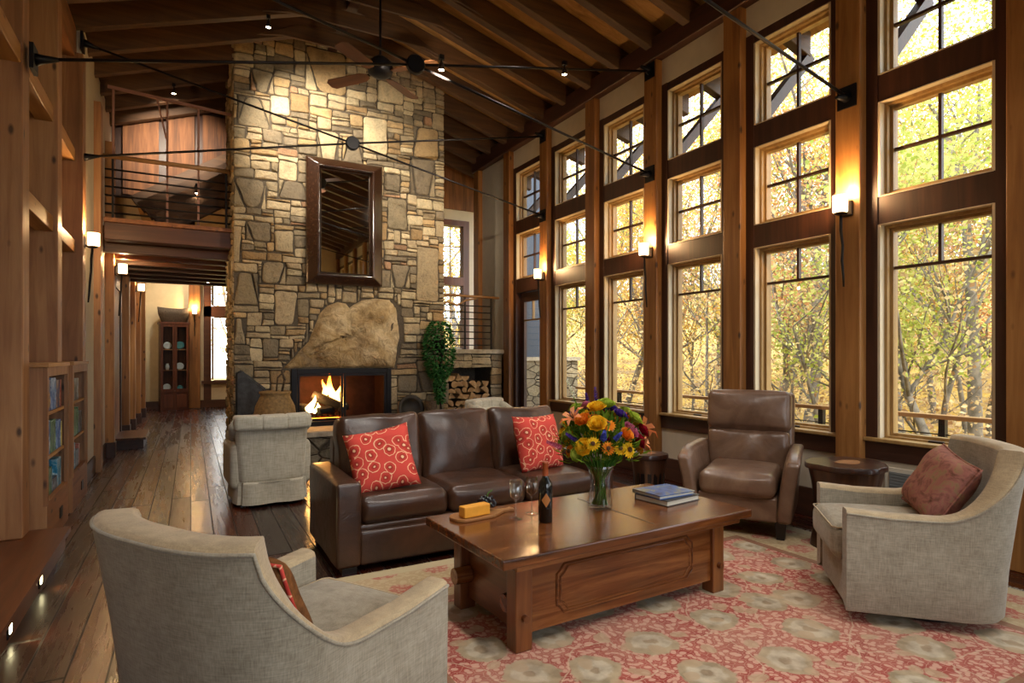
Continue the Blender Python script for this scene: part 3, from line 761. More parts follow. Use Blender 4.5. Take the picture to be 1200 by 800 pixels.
# ------------------------------------------------------------------ stone chimney
YF = 8.4
STONES = [('c0b092', 5), ('ad9e82', 5), ('9a8e76', 4), ('8a7f6c', 3), ('bfa67e', 3), ('cdbf9f', 4), ('a58c68', 2), ('857b69', 2), ('ab8a6e', 1.2)]
def stone_col(rs, dark=False):
    names, w = zip(*STONES); c = rgb(rs.choices(names, w)[0]) if not dark else rgb(rs.choice(['8a7f6c', '7a7060', '9a8e76']))
    k = rs.uniform(.82, 1.12); return (c[0] * k, c[1] * k, c[2] * k, 1)
def one_stone(cs, b, rs, mb, place, depth):
        xs = [c[0] for c in cs]; zs = [c[1] for c in cs]; W = max(xs) - min(xs); H = max(zs) - min(zs); NC = len(cs)
        rad = min(W, H) * rs.uniform(.08, .2)
        ring = []
        for k in range(NC):
            p = Vector(cs[k]); pr = Vector(cs[k - 1]); nx_ = Vector(cs[(k + 1) % NC])
            a = (pr - p).normalized(); c = (nx_ - p).normalized()
            ring += [p + a * rad, p + (a + c) * rad * .3, p + c * rad]
            L = (nx_ - p).length
            if L > .22:
                nn = max(1, int(L / .14))
                for e in range(1, nn + 1):
                    f_ = e / (nn + 1); m = (p + c * rad).lerp(nx_ - c * rad, f_); ring.append(m + Vector((-c.y, c.x)) * rs.uniform(-.003, .011))
        cen = sum(ring, Vector((0, 0))) / len(ring)
        d = rs.uniform(*depth); n = len(ring); vs = []; fs = []
        tilt = (rs.uniform(-.03, .03), rs.uniform(-.03, .05))
        def pos(p, k, dd):
            q = cen + (p - cen) * k; return place(q.x, q.y, dd)
        inset = .008 / max(.05, min(W, H) / 2)
        levels = [(1, -.03), (1, d * .45), (1 - inset * .6, d * .85), (1 - inset * 1.8, d), (.45, d)]
        for li, (k, dd) in enumerate(levels):
            for p in ring:
                e = 0
                if li >= 2:
                    rel = (p - cen) * k; e = rel.x * tilt[0] * .6 + rel.y * tilt[1] * .6 + rs.uniform(-.004, .004)
                    e = max(-.02, min(.02, e))
                vs.append(pos(p, k, dd + e))
        vs.append(place(cen.x, cen.y, d + rs.uniform(0, .008)))
        for li in range(len(levels) - 1):
            for k in range(n): fs.append((li * n + k, li * n + (k + 1) % n, (li + 1) * n + (k + 1) % n, (li + 1) * n + k))
        o = (len(levels) - 1) * n
        for k in range(n): fs.append((o + k, o + (k + 1) % n, len(vs) - 1))
        mb.add(vs, fs, 0, stone_col(rs, b and rs.random() < .5))

def stone_field(mb, x0, x1, z0, z1, holes, big, rs, place, cell=.049, gap=.006, depth=(.012, .042)):
    """random ashlar of rough stones; place(a, z, d) puts (along, up, out) into space"""
    nx = int(round((x1 - x0) / cell)); nz = int(round((z1 - z0) / (cell * .86))); cx = (x1 - x0) / nx; cz = (z1 - z0) / nz
    occ = [[0] * nx for _ in range(nz)]
    def inside(x, z):
        return any(h(x, z) for h in holes)
    for j in range(nz):
        for i in range(nx):
            if inside(x0 + (i + .5) * cx, z0 + (j + .5) * cz): occ[j][i] = 1
    rects = []
    def put(i, j, w, h, b=False):
        for jj in range(j, j + h):
            for ii in range(i, i + w): occ[jj][ii] = 1
        rects.append((i, j, w, h, b))
    for (bx, bz, bw, bh) in big:
        i = int((bx - x0) / cx); j = int((bz - z0) / cz); w = max(2, int(bw / cx)); h = max(2, int(bh / cz))
        i = max(0, min(i, nx - w)); j = max(0, min(j, nz - h))
        if all(not occ[jj][ii] for jj in range(j, j + h) for ii in range(i, i + w)): put(i, j, w, h, True)
    for j in range(nz):
        for i in range(nx):
            if occ[j][i]: continue
            h = rs.choices((1, 2, 3, 4, 6), (3, 6.5, 3, 1.3, .5))[0]; w = rs.choices((2, 3, 4, 5, 6, 8), (.6, 2, 3.2, 3, 2, .8))[0]
            if h >= 4: w = min(w, 5)
            ww = 0
            while ww < w and i + ww < nx and not occ[j][i + ww]: ww += 1
            if i + ww < nx and not occ[j][i + ww]:
                r = 0
                while i + ww + r < nx and not occ[j][i + ww + r] and r < 2: r += 1
                if r == 1: ww += 1
            hh = 1
            while hh < h and j + hh < nz and all(not occ[j + hh][ii] for ii in range(i, i + ww)): hh += 1
            put(i, j, ww, hh)
    def jit(gx, gz):
        q = math.sin(round(gx, 3) * 127.1 + round(gz, 3) * 311.7) * 437.58; w_ = math.sin(round(gx, 3) * 269.5 + round(gz, 3) * 183.3) * 437.58; return ((q - math.floor(q)) - .5) * .026, ((w_ - math.floor(w_)) - .5) * .022
    for (i, j, w, h, b) in rects:
        ax, az, bx, bz = x0 + i * cx, z0 + j * cz, x0 + (i + w) * cx, z0 + (j + h) * cz
        g = gap * rs.uniform(.7, 1.3)
        cs = []
        for (px, pz, sx, sz) in ((ax, az, 1, 1), (bx, az, -1, 1), (bx, bz, -1, -1), (ax, bz, 1, -1)):
            dx, dz = jit(px, pz); cs.append((px + (dx if x0 + .02 < px < x1 - .02 else 0) + sx * g, pz + dz + sz * g))
        if b and rs.random() < .85:      # big stones lean to odd shapes
            q = rs.choice((0, 1, 2, 3)); mx = (ax + bx) / 2; k_ = rs.uniform(.35, .8); cs[q] = (cs[q][0] * (1 - k_) + mx * k_, cs[q][1])
            if rs.random() < .5:
                q2 = q ^ 1; k_ = rs.uniform(.3, .7); cs[q2] = (cs[q2][0] * (1 - k_) + mx * k_, cs[q2][1])
        stones = [cs]
        orig = [(ax + g, az + g), (bx - g, az + g), (bx - g, bz - g), (ax + g, bz - g)]
        if b:
            for q in range(4):
                dq = abs(cs[q][0] - orig[q][0])
                if dq > .07:
                    up = cs[q ^ 3] if False else cs[3 - q]
                    sx = 1 if cs[q][0] > orig[q][0] else -1
                    far = orig[3 - q]
                    tri = [orig[q], (cs[q][0] - sx * .022, orig[q][1]), (far[0] + sx * .005, orig[q][1] + (far[1] - orig[q][1]) * .86)]
                    if (tri[1][0] - tri[0][0]) * (tri[2][1] - tri[0][1]) - (tri[1][1] - tri[0][1]) * (tri[2][0] - tri[0][0]) < 0: tri = [tri[0], tri[2], tri[1]]
                    stones.append(tri)
        for cs in stones: one_stone(cs, b, rs, mb, place, depth)

BOUL = [(1.127, 1.165), (1.309, 1.373), (1.473, 1.546), (1.54, 1.72), (1.607, 1.919), (1.721, 2.052), (1.87, 2.111), (1.987, 2.10), (2.034, 2.04), (2.081, 2.079), (2.225, 2.157), (2.408, 2.19), (2.633, 2.176), (2.761, 2.082), (2.80, 1.91), (2.812, 1.624), (2.761, 1.375), (2.70, 1.165)]
def in_poly(x, z, P):
    c = False; n = len(P)
    for i in range(n):
        (xa, za), (xb, zb) = P[i], P[i - 1]
        if (za > z) != (zb > z) and x < (xb - xa) * (z - za) / (zb - za) + xa: c = not c
    return c
fp = thing('fireplace', 'tall field stone chimney with a sandstone boulder over the open fire', 'fireplace', (0, YF, 0))
FX0, FX1, FB0, FB1, FBT, FBB = .565, 3.46, 1.28, 2.62, 1.165, .42
rs = random.Random(11)
mb = MB()
holes = [lambda x, z: FB0 - .01 < x < FB1 + .01 and z < FBT, lambda x, z: in_poly(x, z, BOUL)]
big = [(1.47, 4.95, .55, .62), (2.28, 4.25, .36, .52), (3.0, 4.3, .42, .5), (.62, 4.35, .42, .42), (.78, 4.78, .34, .3), (2.62, 4.55, .5, .3), (1.62, 4.0, .3, .5), (1.95, 4.05, .34, .4),
       (2.95, 3.75, .4, .55), (2.62, 3.2, .34, .5), (.6, 3.3, .4, .42), (1.12, 3.45, .4, .28), (.72, 2.85, .3, .26), (1.08, 2.75, .26, .3), (.94, 2.3, .34, .32), (3.06, 2.2, .38, .8), (.58, 2.0, .32, .46),
       (1.1, 1.75, .3, .5), (2.65, 2.35, .34, .36), (1.05, 1.38, .36, .3), (.6, 1.5, .18, .36), (2.72, 1.02, .3, .5), (3.05, .85, .3, .3), (2.95, 2.85, .34, .22), (2.45, 5.0, .42, .3), (.62, 5.05, .4, .34), (2.3, 4.85, .3, .22), (.58, 2.55, .14, .5)]
stone_field(mb, FX0, FX1, .40, 5.66, holes, big, rs, lambda a, z, d: (a, -d, z))
mb.build('stonework', 'stone', fp, smooth=True, sharp=50)
ms = MB()   # left flank
stone_field(ms, YF + .0, YF + 1.3, 0.0, 5.66, [], [], rs, lambda a, z, d: (FX0 - d + .02, YF * 0 + (a - YF), z))
ms.build('stonework', 'stone', fp, smooth=True, sharp=50)
mb = MB()
mb.box(FX0 + .01, FB0, 0, 1.3, 0, 5.7).box(FB1, FX1 - .01, 0, 1.3, 0, 5.7).box(FB0, FB1, 0, 1.3, FBT, 5.7).box(FB0, FB1, 0, 1.3, 0, FBB - .02).box(FB0, FB1, .7, 1.3, FBB - .02, FBT)
mb.build('core', 'mortar', fp)
mb = MB(); mb.box(FB0 + .002, FB1 - .002, .66, .695, FBB, FBT - .005).box(FB0 + .002, FB0 + .035, .02, .66, FBB, FBT - .005).box(FB1 - .035, FB1 - .002, .02, .66, FBB, FBT - .005).box(FB0, FB1, .02, .69, FBB - .018, FBB)
mb.build('firebox', 'firebrick', fp)
# boulder relief
mb = MB(); n = 30; NR = 9
P = [Vector(p) for p in BOUL]; cen = Vector((2.08, 1.62))
ring = []
for i in range(len(P)):
    a, b = P[i], P[(i + 1) % len(P)]; m = max(1, int((b - a).length / .06))
    for e in range(m): ring.append(a.lerp(b, e / m))
vs = []; fs = []; n = len(ring)
for li in range(NR + 1):
    k = 1 - li / NR
    for p in ring:
        q = cen + (p - cen) * (k if li else 1.0)
        nv = noise.fractal(Vector((q.x * 2.3, q.y * 2.3, 3)), 1, 2, 4)
        rid = abs(noise.noise(Vector((q.x * 1.7 + q.y * .9, q.y * .6, 8))))
        fac = noise.cell(Vector((q.x * 3.1 + q.y * 1.3, q.y * 2.2 - q.x * .8, 2))) - .5; d = .02 + .13 * (1 - k ** 5.0) + .07 * nv * (1 - k ** 6) + .045 * fac * (1 - k ** 8) - .08 * (1 - min(1, rid * 6)) * (1 - k ** 6)
        vs.append((q.x, -d if li else .03, q.y))
for li in range(NR):
    for k in range(n): fs.append((li * n + k, li * n + (k + 1) % n, (li + 1) * n + (k + 1) % n, (li + 1) * n + k))
mb.add(vs, fs); mb.build('boulder_lintel', 'boulder', fp, smooth=True, sharp=45)
# raised hearth
mb = MB(); mb.box(1.05, 3.44, -.62, -.0, 0, .33); mb.build('hearth_base', 'stonewall', fp)
MB().box(1.02, 3.44, -.66, -.0, .33, .40).build('hearth_slab', 'whitestone', fp, bevel=.012)
# steel screen frame with two glass doors
sc = MB(); a, b = FB0 - .012, FB1 + .012
sc.box(a, a + .07, -.035, .03, .40, FBT + .012).box(b - .07, b, -.035, .03, .40, FBT + .012).box(a + .07, b - .07, -.035, .03, FBT - .058, FBT + .012).box(a + .07, b - .07, -.035, .03, .40, .46)
sc.build('screen_frame', 'black', fp, bevel=.004)
mid = (a + b) / 2
for s_ in (-1, 1):
    d = MB(); xa, xb = (a + .075, mid - .004) if s_ < 0 else (mid + .004, b - .075)
    d.box(xa, xa + .03, -.03, .0, .465, FBT - .06).box(xb - .03, xb, -.03, .0, .465, FBT - .06).box(xa + .03, xb - .03, -.03, .0, FBT - .09, FBT - .06).box(xa + .03, xb - .03, -.03, .0, .465, .50)
    dr = d.build('screen_door', 'black', fp)
    MB().tube([(mid + s_ * .02, -.05, .72), (mid + s_ * .02, -.05, .9)], .007, 8).build('handle', 'iron', dr)
g = thing('fire_grate', 'black iron grate holding the burning logs', 'grate', (1.78, YF + .34, FBB))
gm = MB()
for i in range(7): x = -.24 + i * .08; gm.tube([(x, -.18, .09), (x, .15, .07)], .011, 6); gm.tube([(x, -.18, .09), (x, -.2, .15)], .01, 6)
gm.tube([(-.27, -.15, .08), (.27, -.15, .08)], .01, 6).tube([(-.27, .12, .065), (.27, .12, .065)], .01, 6)
for x in (-.24, .24):
    for y in (-.15, .12): gm.tube([(x, y, 0), (x, y, .08)], .012, 6)
gm.build('grate_bars', 'black', g)
def logmesh(L, r, seed, half=False):
    rr = random.Random(seed); m = MB(); n = 12; pts = []
    for k in range(n):
        a = 2 * PI * k / n; pts.append((r * rr.uniform(.88, 1.08) * math.cos(a), r * rr.uniform(.88, 1.08) * math.sin(a)))
    m.prism([(x, z) for x, z in pts], -L / 2, L / 2, 'y'); return m
for i, (x, y, z, L, r, rz, ry_, lab) in enumerate([(1.66, 8.70, .60, .5, .062, 70, 8, 'charred log lying at the back of the grate, lowest of three'), (1.86, 8.62, .605, .46, .055, 110, -6, 'charred log across the front of the grate'), (1.79, 8.67, .715, .42, .07, 60, 24, 'charred log tilted on top of the burning pile')]):
    o = logmesh(L, r, i).build('burning_log', 'char', loc=(x, y, z), rot=(math.radians(ry_), 0, math.radians(rz)), smooth=True, sharp=40); tag(o, lab, 'log', 'logs in the fire')
fl = MB()
def flame(x, y, z, h, w, lean, seed):
    rr = random.Random(seed); pr = []
    prof = [(0, .3), (.12, .85), (.3, 1), (.5, .75), (.7, .45), (.88, .18), (1, .02)]
    vs = []; fs = []; n = 10
    for t_, k in prof:
        ox = lean * t_ * t_ + .018 * math.sin(t_ * 7 + seed); 
        for a in range(n):
            th_ = 2 * PI * a / n; vs.append((x + ox + w * k * math.cos(th_), y + w * .5 * k * math.sin(th_), z + h * t_))
    for i in range(len(prof) - 1):
        for a in range(n): fs.append((i * n + a, i * n + (a + 1) % n, (i + 1) * n + (a + 1) % n, (i + 1) * n + a))
    fl.add(vs, fs)
for args in ((1.86, 8.70, .72, .40, .055, -.05, 1), (1.93, 8.68, .68, .27, .05, .05, 2), (1.56, 8.66, .56, .24, .06, .08, 3), (1.63, 8.6, .55, .15, .05, .04, 4), (1.78, 8.74, .76, .26, .05, -.03, 5), (1.99, 8.62, .62, .16, .035, .03, 6)): flame(*args)
o = fl.build('fire', 'flame', smooth=True); tag(o, 'orange flames licking up round the charred logs', 'fire', kind='stuff')
o = MB().rbox((.42, .2, .03), .012, (1.78, 8.7, .455)).build('ember_bed', 'ember', smooth=True); tag(o, 'glowing embers under the iron grate', 'embers', kind='stuff')
light('fire_glow', 'POINT', (1.60, 8.66, .80), 8, (1, .45, .12), .08)

# mirror on the chimney
mx0, mx1, mz0, mz1 = 1.44, 2.48, 2.32, 4.03
gx0, gx1, gz0, gz1 = 1.655, 2.285, 2.50, 3.86
t = thing('wall_mirror', 'tall mirror in a wide dark leather frame hung on the chimney', 'mirror', ((mx0 + mx1) / 2, YF - .13, (mz0 + mz1) / 2))
ax, az = (mx1 - mx0) / 2, (mz1 - mz0) / 2; ix, iz = (gx1 - gx0) / 2, (gz1 - gz0) / 2
lv = [(ax, az, .10), (ax, az, .03), (ax - .02, az - .02, .012), (ix + .07, iz + .07, -.055), (ix + .045, iz + .045, -.06), (ix + .03, iz + .03, .015), (ix, iz, .034)]
vs = []; fs = []
for (hx, hz, d) in lv: vs += [(-hx, d, -hz), (hx, d, -hz), (hx, d, hz), (-hx, d, hz)]
for l in range(len(lv) - 1):
    for k in range(4): fs.append((l * 4 + k, l * 4 + (k + 1) % 4, l * 4 + 4 + (k + 1) % 4, l * 4 + 4 + k))
m_ = MB(); m_.add(vs, fs); m_.build('frame', 'mframe', t, bevel=.008)
m_ = MB(); m_.tube([(-ix - .02, .012, -iz - .02), (ix + .02, .012, -iz - .02), (ix + .02, .012, iz + .02), (-ix - .02, .012, iz + .02), (-ix - .02, .012, -iz - .02)], .008, 6); m_.build('slip', 'bronze', t)
MB().box(-ix - .01, ix + .01, .03, .045, -iz - .01, iz + .01).build('glass', 'mirror', t)

# firewood niche
YN = 8.6
nt = thing('firewood_niche', 'low stone wall with a square opening stacked with firewood, right of the chimney', 'niche', (0, YN, 0))
n0, n1, nz0, nz1 = 3.60, 4.36, .36, 1.17
mb = MB(); mb.box(FX1 + .0, n0, 0, .9, 0, 1.38).box(n1, 4.54, 0, .9, 0, 1.38).box(n0, n1, 0, .9, nz1, 1.38).box(n0, n1, 0, .9, 0, nz0).box(n0, n1, .62, .9, nz0, nz1)
mb.build('core', 'mortar', nt)
mb = MB(); rs = random.Random(5)
stone_field(mb, FX1 + .02, 4.55, .0, 1.385, [lambda x, z: n0 < x < n1 and nz0 < z < nz1], [], rs, lambda a, z, d: (a, -d * .6, z), cell=.065)
mb.build('stonework', 'stone', nt, smooth=True, sharp=50)
MB().box(FX1 + .0, 4.56, -.07, .9, 1.385, 1.455).build('capstone', 'whitestone', nt, bevel=.012)
# logs
rs = random.Random(21); rows = []
shapes = {}
def splitlog(kind, L, r, seed):
    rr = random.Random(seed); pts = []
    if kind == 'round': pts = [(r * rr.uniform(.9, 1.07) * math.cos(2 * PI * k / 12), r * rr.uniform(.9, 1.07) * math.sin(2 * PI * k / 12)) for k in range(12)]
    elif kind == 'half': pts = [(r * math.cos(PI * k / 8), r * math.sin(PI * k / 8) - r * .4) for k in range(9)]
    else: pts = [(-r * .75, -r * .5)] + [(r * 1.5 * math.cos(math.radians(q)) - r * .75, r * 1.5 * math.sin(math.radians(q)) - r * .5) for q in (0, 15, 30, 45, 60)]
    m = MB(); n = len(pts)
    m.add([(x, -L / 2, z) for x, z in pts] + [(x, L / 2, z) for x, z in pts], [tuple(range(n))], 1)
    m.add([(x, L / 2, z) for x, z in pts], [tuple(range(n - 1, -1, -1))], 1)
    vs = [(x, -L / 2, z) for x, z in pts] + [(x, L / 2, z) for x, z in pts]
    for k in range(n):
        flat = (kind == 'half' and k == n - 1) or (kind == 'wedge' and (k == 0 or k == n - 1))
        m.add(vs, [(k, k + n, (k + 1) % n + n, (k + 1) % n)], 1 if flat else 0)
    return m.mesh('firewood_log', ['logbark', 'logend'])
lm = [splitlog(k, .42, r, i) for i, (k, r) in enumerate((('wedge', .075), ('half', .07), ('round', .045), ('wedge', .085), ('half', .08), ('round', .055)))]
z = nz0 + .055; row = 0
RN = ['bottom', 'second', 'third', 'fourth', 'fifth', 'sixth', 'top']
KN = ['split wedge log', 'half round log', 'thin round log', 'broad split wedge log', 'thick half round log', 'round log']
while z < nz1 - .13 and row < 7:
    x = n0 + .065 + (row % 2) * .03; c = 0
    while x < n1 - .06:
        if row >= 6 and c > 2: break
        i = rs.randrange(6); r = (.075, .07, .045, .085, .08, .055)[i]
        o = bpy.data.objects.new('firewood_log', lm[i]); COL.objects.link(o)
        o.location = (x, YN + .23 + rs.uniform(-.05, .03), z + rs.uniform(-.008, .012)); o.rotation_euler = (0, rs.uniform(-PI, PI) if i not in (1, 4) else rs.choice((0, PI, .7, -.6)), rs.uniform(-.06, .06))
        tag(o, '%s, %s from the left in the %s row of the niche' % (KN[i], ORD[c], RN[row]), 'log', 'firewood in the niche')
        x += .112 + rs.uniform(-.008, .012); c += 1
    z += .098; row += 1
# railing above the niche
t = thing('nook_railing', 'thin steel railing with a branch handrail on top of the niche wall', 'railing', (0, YN + .12, 1.455))
for i in range(7): MB().tube([(3.48, 0, .07 + i * .105), (4.42, 0, .07 + i * .105)], .009, 6).build('rail', 'iron', t)
for x in (4.42, 3.95): MB().box(x - .012, x + .012, -.012, .012, 0, .84).build('baluster', 'iron', t)
MB().tube([(3.46, 0, .845), (3.7, .0, .86), (4.0, 0, .85), (4.3, 0, .85), (4.56, 0, .845)], [.02, .024, .021, .023, .02], 8).build('handrail', 'railwood', t, smooth=True)
MB().tube([(3.46, -.04, .68), (3.62, -.05, .74), (3.8, -.04, .70), (3.95, -.03, .78), (4.15, -.01, .82)], [.022, .018, .016, .015, .012], 7).build('branch', 'railwood', t, smooth=True)

# things on the hearth
o = MB(); 
pts = [(.60, .0), (.60, 1.13), (.65, 1.155), (.74, 1.09), (.84, 1.0), (.93, .93), (.965, .84), (.95, .74), (.90, .62), (.94, .3), (.95, 0)]
vs = []; rr = random.Random(3)
m = MB()
n = len(pts)
m.add([(x, -.0, z) for x, z in pts] + [(x + (.02 if x < .7 else -.03), -.07, z - .015) for x, z in pts], [tuple(range(2 * n - 1, n - 1, -1)), tuple(range(n))] + [(i, (i + 1) % n, (i + 1) % n + n, i + n) for i in range(n)])
o = m.build('slate_slab', 'slate', loc=(0, YF - .08, 0), rot=(math.radians(-2), 0, 0), bevel=.012); tag(o, 'tall jagged dark slate slab leaning on the left foot of the chimney', 'slab')
t = thing('storage_urn', 'wide tan wicker urn with a stick handle, between the slate slab and the fire', 'urn', (.94, 7.40, 0))
MB().lathe([(.15, 0), (.2, .13), (.235, .45), (.24, .62), (.215, .77), (.17, .87), (.155, .90), (.175, .92), (.175, .94), (.15, .945)], 32).build('body', 'urn', t, smooth=True)
MB().lathe([(.238, .655), (.248, .67), (.236, .69)], 32, caps=False).build('band', 'wicker', t, smooth=True)
MB().tube([(.06, -.1, .93), (.09, -.1, 1.08), (.06, -.08, 1.18)], .014, 7).tube([(.0, -.1, .93), (.02, -.06, 1.1), (.1, -.06, 1.18)], .01, 7).build('stick_handle', 'wicker', t, smooth=True)
t = thing('round_pan', 'round dark metal pan leaning upright on the hearth, right of the fire', 'pan', (2.86, YF - .2, .40))
pm = MB(); pm.lathe([(.0, .0), (.09, .0), (.135, .03), (.19, .055), (.195, .05), (.14, .015), (.1, -.012), (0, -.012)], 32, caps=False)
pm.build('dish', 'copper', t, loc=(0, 0, .195), rot=(math.radians(78), 0, 0), smooth=True)
t = thing('wicker_quiver', 'tall narrow grey wicker basket on the hearth beneath the ivy', 'basket', (3.11, YF - .34, .40))
MB().lathe([(.075, 0), (.08, .15), (.085, .30), (.078, .31), (.07, .29), (.06, .02)], 20).build('body', 'wicker', t, smooth=True)
t = thing('plant_stand', 'thin curved iron plant stand on the hearth under the ivy', 'stand', (3.30, YF - .2, .40))
sm = MB()
for a in range(3):
    q = 2 * PI * a / 3 + .5; c_, s_ = math.cos(q), math.sin(q)
    sm.tube([(.10 * c_, .10 * s_, 0), (.045 * c_, .045 * s_, .2), (.03 * c_, .03 * s_, .55), (.05 * c_, .05 * s_, .9), (.1 * c_, .1 * s_, 1.02)], .009, 6)
sm.lathe([(.11, 1.02), (.12, 1.03), (.11, 1.04)], 16)
sm.build('stand_frame', 'iron', t, smooth=True)
t = thing('trailing_ivy', 'bushy green ivy trailing from a pot high on the iron stand beside the niche', 'plant', (3.30, YF - .2, 1.445))
MB().lathe([(.07, 0), (.1, .13), (.105, .14), (.09, .14), (.08, .02)], 18).build('pot', 'iron', t, smooth=True)
rr = random.Random(9); iv = MB()
def leafquad(mb_, p, d, up, L, W, mi=0):
    d = d.normalized(); r_ = d.cross(up); r_ = r_.normalized() if r_.length > 1e-3 else Vector((1, 0, 0)); nn = r_.cross(d)
    mb_.add([p, p + d * L * .45 + r_ * W * .5 - nn * W * .12, p + d * L, p + d * L * .45 - r_ * W * .5 - nn * W * .12], [(0, 1, 2, 3)], mi)
for k in range(2300):
    t_ = rr.random()
    a = rr.uniform(0, 2 * PI)
    if t_ < .70: 
        R_ = rr.uniform(.6, 1) ** .5; z_ = rr.uniform(-.42, .42); sp_ = .235 * math.sqrt(max(0, 1 - (z_ / .46) ** 2)) * R_
        p = Vector((sp_ * math.cos(a), sp_ * .7 * math.sin(a), z_ + .0))
    else:
        z_ = rr.uniform(-.78, -.2); sp_ = .11 * (1 + (z_ + .2) * .9) * rr.uniform(.5, 1); p = Vector((sp_ * math.cos(a) - .02, sp_ * .6 * math.sin(a) - .07, z_))
    leafquad(iv, p, Vector((math.cos(a), math.sin(a), rr.uniform(-1.2, .3))), Vector((rr.uniform(-.4, .4), rr.uniform(-.4, .4), 1)), rr.uniform(.04, .065), rr.uniform(.032, .05))
f_ = iv.build('foliage', 'ivy', t); f_['kind'] = 'stuff'

# ceiling fan
fz = 4.33
t = thing('ceiling_fan', 'ceiling fan with four brown wooden blades on a long rod, before the chimney', 'fan', (1.80, 6.1, fz))
MB().tube([(0, 0, .12), (0, 0, RZ - fz - .0)], .013, 8).build('downrod', 'black', t)
MB().lathe([(.03, .13), (.06, .12), (.12, .07), (.135, 0), (.12, -.05), (.07, -.075), (.03, -.08)], 24).build('motor', 'black', t, smooth=True)
for k in range(4):
    a = math.radians(-52 + 90 * k); bl_ = MB(); bl_.prism([(.15, -.03), (.22, -.065), (.62, -.075), (.66, -.04), (.66, .04), (.62, .075), (.22, .065), (.15, .03)], -.005, .005, 'z')
    b_ = bl_.build('blade', 'fanblade', t, loc=(0, 0, -.045), rot=(math.radians(12), 0, a)); 
    MB().bar((.08, 0, .0), (.24, 0, .0), .03, .012).build('blade_iron', 'black', b_, loc=(0, 0, .012))

# tie rods: X of two rods through a hub at each second post
for (y, w) in ((P0, 'over the seats nearest the viewer'), (P0 + 2 * BAY, 'in front of the ceiling fan'), (P0 + 4 * BAY, 'in front of the mirror')):
    hub = (1.82, y, 3.95); t = thing('tie_rod_truss', 'crossed black steel tie rods meeting at a round hub, ' + w, 'tie rod', hub)
    ends = [(XL, 3.35), (XL, 4.50), (XP, 4.52), (XP, 3.375)]
    for (x, z) in ends:
        r_ = MB().tube([(0, 0, 0), (x - hub[0], 0, z - hub[2])], .0125, 8).build('rod', 'steelrod', t, smooth=True)
        sgn = 1 if x > 2 else -1
        MB().box(x - hub[0] - .012, x - hub[0] + .012, -.075, .075, z - hub[2] - .085, z - hub[2] + .085).build('wall_plate', 'black', t)
        MB().lathe([(.045, 0), (.03, .05), (.014, .14)], 12).build('clevis', 'black', t, loc=(x - hub[0], 0, z - hub[2]), rot=(0, -sgn * math.radians(90 + (12 if (z < 4) == (x > 2) else -12) * 1), 0), smooth=True)
    MB().lathe([(.0, -.03), (.075, -.03), (.085, -.02), (.085, .02), (.075, .03), (0, .03)], 24, caps=False).build('hub', 'black', t, rot=(PI / 2, 0, 0), smooth=True, sharp=40)

# small spotlights
SPOTC = (1, .86, .67)
def spot(loc, lab, target, power, grp='small ceiling spotlights', tint=SPOTC):
    t = thing('spotlight', lab, 'spotlight', loc, 0, grp)
    MB().box(-.02, .02, -.02, .02, .06, .10).tube([(0, 0, .03), (0, 0, .08)], .008, 6).build('bracket', 'black', t)
    MB().lathe([(.016, .035), (.026, .0), (.03, -.035), (.026, -.035), (.014, .03)], 14).build('housing', 'bronze', t, smooth=True)
    MB().lathe([(.0, -.03), (.024, -.03), (.02, -.018)], 12, caps=False).build('lamp', 'bulb', t)
    if power: light('spot_lamp', 'SPOT', (loc[0], loc[1], loc[2] - .06), power, tint, .03, target, 75, .8)
# ------------------------------------------------------------------ sconces
def sconce(loc, ang, lab, power=11):
    """ang = direction the post faces (local +y points away from the post)"""
    t = thing('wall_sconce', lab, 'sconce', loc, ang, 'sconces on the posts')
    MB().rbox((.10, .022, .12), .008, (0, .0, -.03)).build('back_plate', 'bronze', t, smooth=True)
    MB().tube([(0, .0, -.06), (0, .04, -.08), (0, .08, -.085)], .011, 8).lathe([(.02, -.09), (.04, -.08), (.045, -.07), (0, -.068)], 16, (0, .08, 0)).build('arm', 'bronze', t, smooth=True)
    MB().lathe([(.048, -.066), (.054, -.06), (.055, .064), (.050, .064), (.049, -.056), (.0, -.06)], 28, (0, .08, 0), caps=False).build('lamp_shade', 'shade', t, smooth=True)
    MB().tube([(0, .07, -.09), (.006, .062, -.2), (-.006, .058, -.32), (.005, .05, -.44), (-.002, .042, -.56), (0, .035, -.64)], [.011, .012, .010, .011, .009, .007], 8).build('twig_stem', 'iron', t, smooth=True)
    R_ = Matrix.Rotation(ang, 3, 'Z') @ Vector((0, .095, .11))
    light('sconce_lamp', 'POINT', Vector(loc) + R_, power, (1, .62, .28), .03)
for k, lab in ((0, 'lit sconce on the post behind the stump table, largest of the window side'), (2, 'lit sconce on the post between the recliner and the bouquet'), (4, 'lit sconce on the post beside the narrow glass door')):
    sconce((XP - .011, P0 + BAY * k, 2.53), PI / 2, lab)
for (x, y, z, lab) in ((XL + .011, P0 + 4 * BAY, 2.53, 'lit sconce on the honey coloured post past the bookcases'), (-.80 + .011, 9.62, 2.53, 'lit sconce in the hall just beyond the balcony beam'), (-.76 + .011, 13.0, 2.62, 'lit sconce deepest in the hall, on the left row of posts')):
    sconce((x, y, z), -PI / 2, lab, 12)
sconce((.27, YE - .13, 2.5), PI, 'small lit sconce on the far hall wall beside the window', 12)

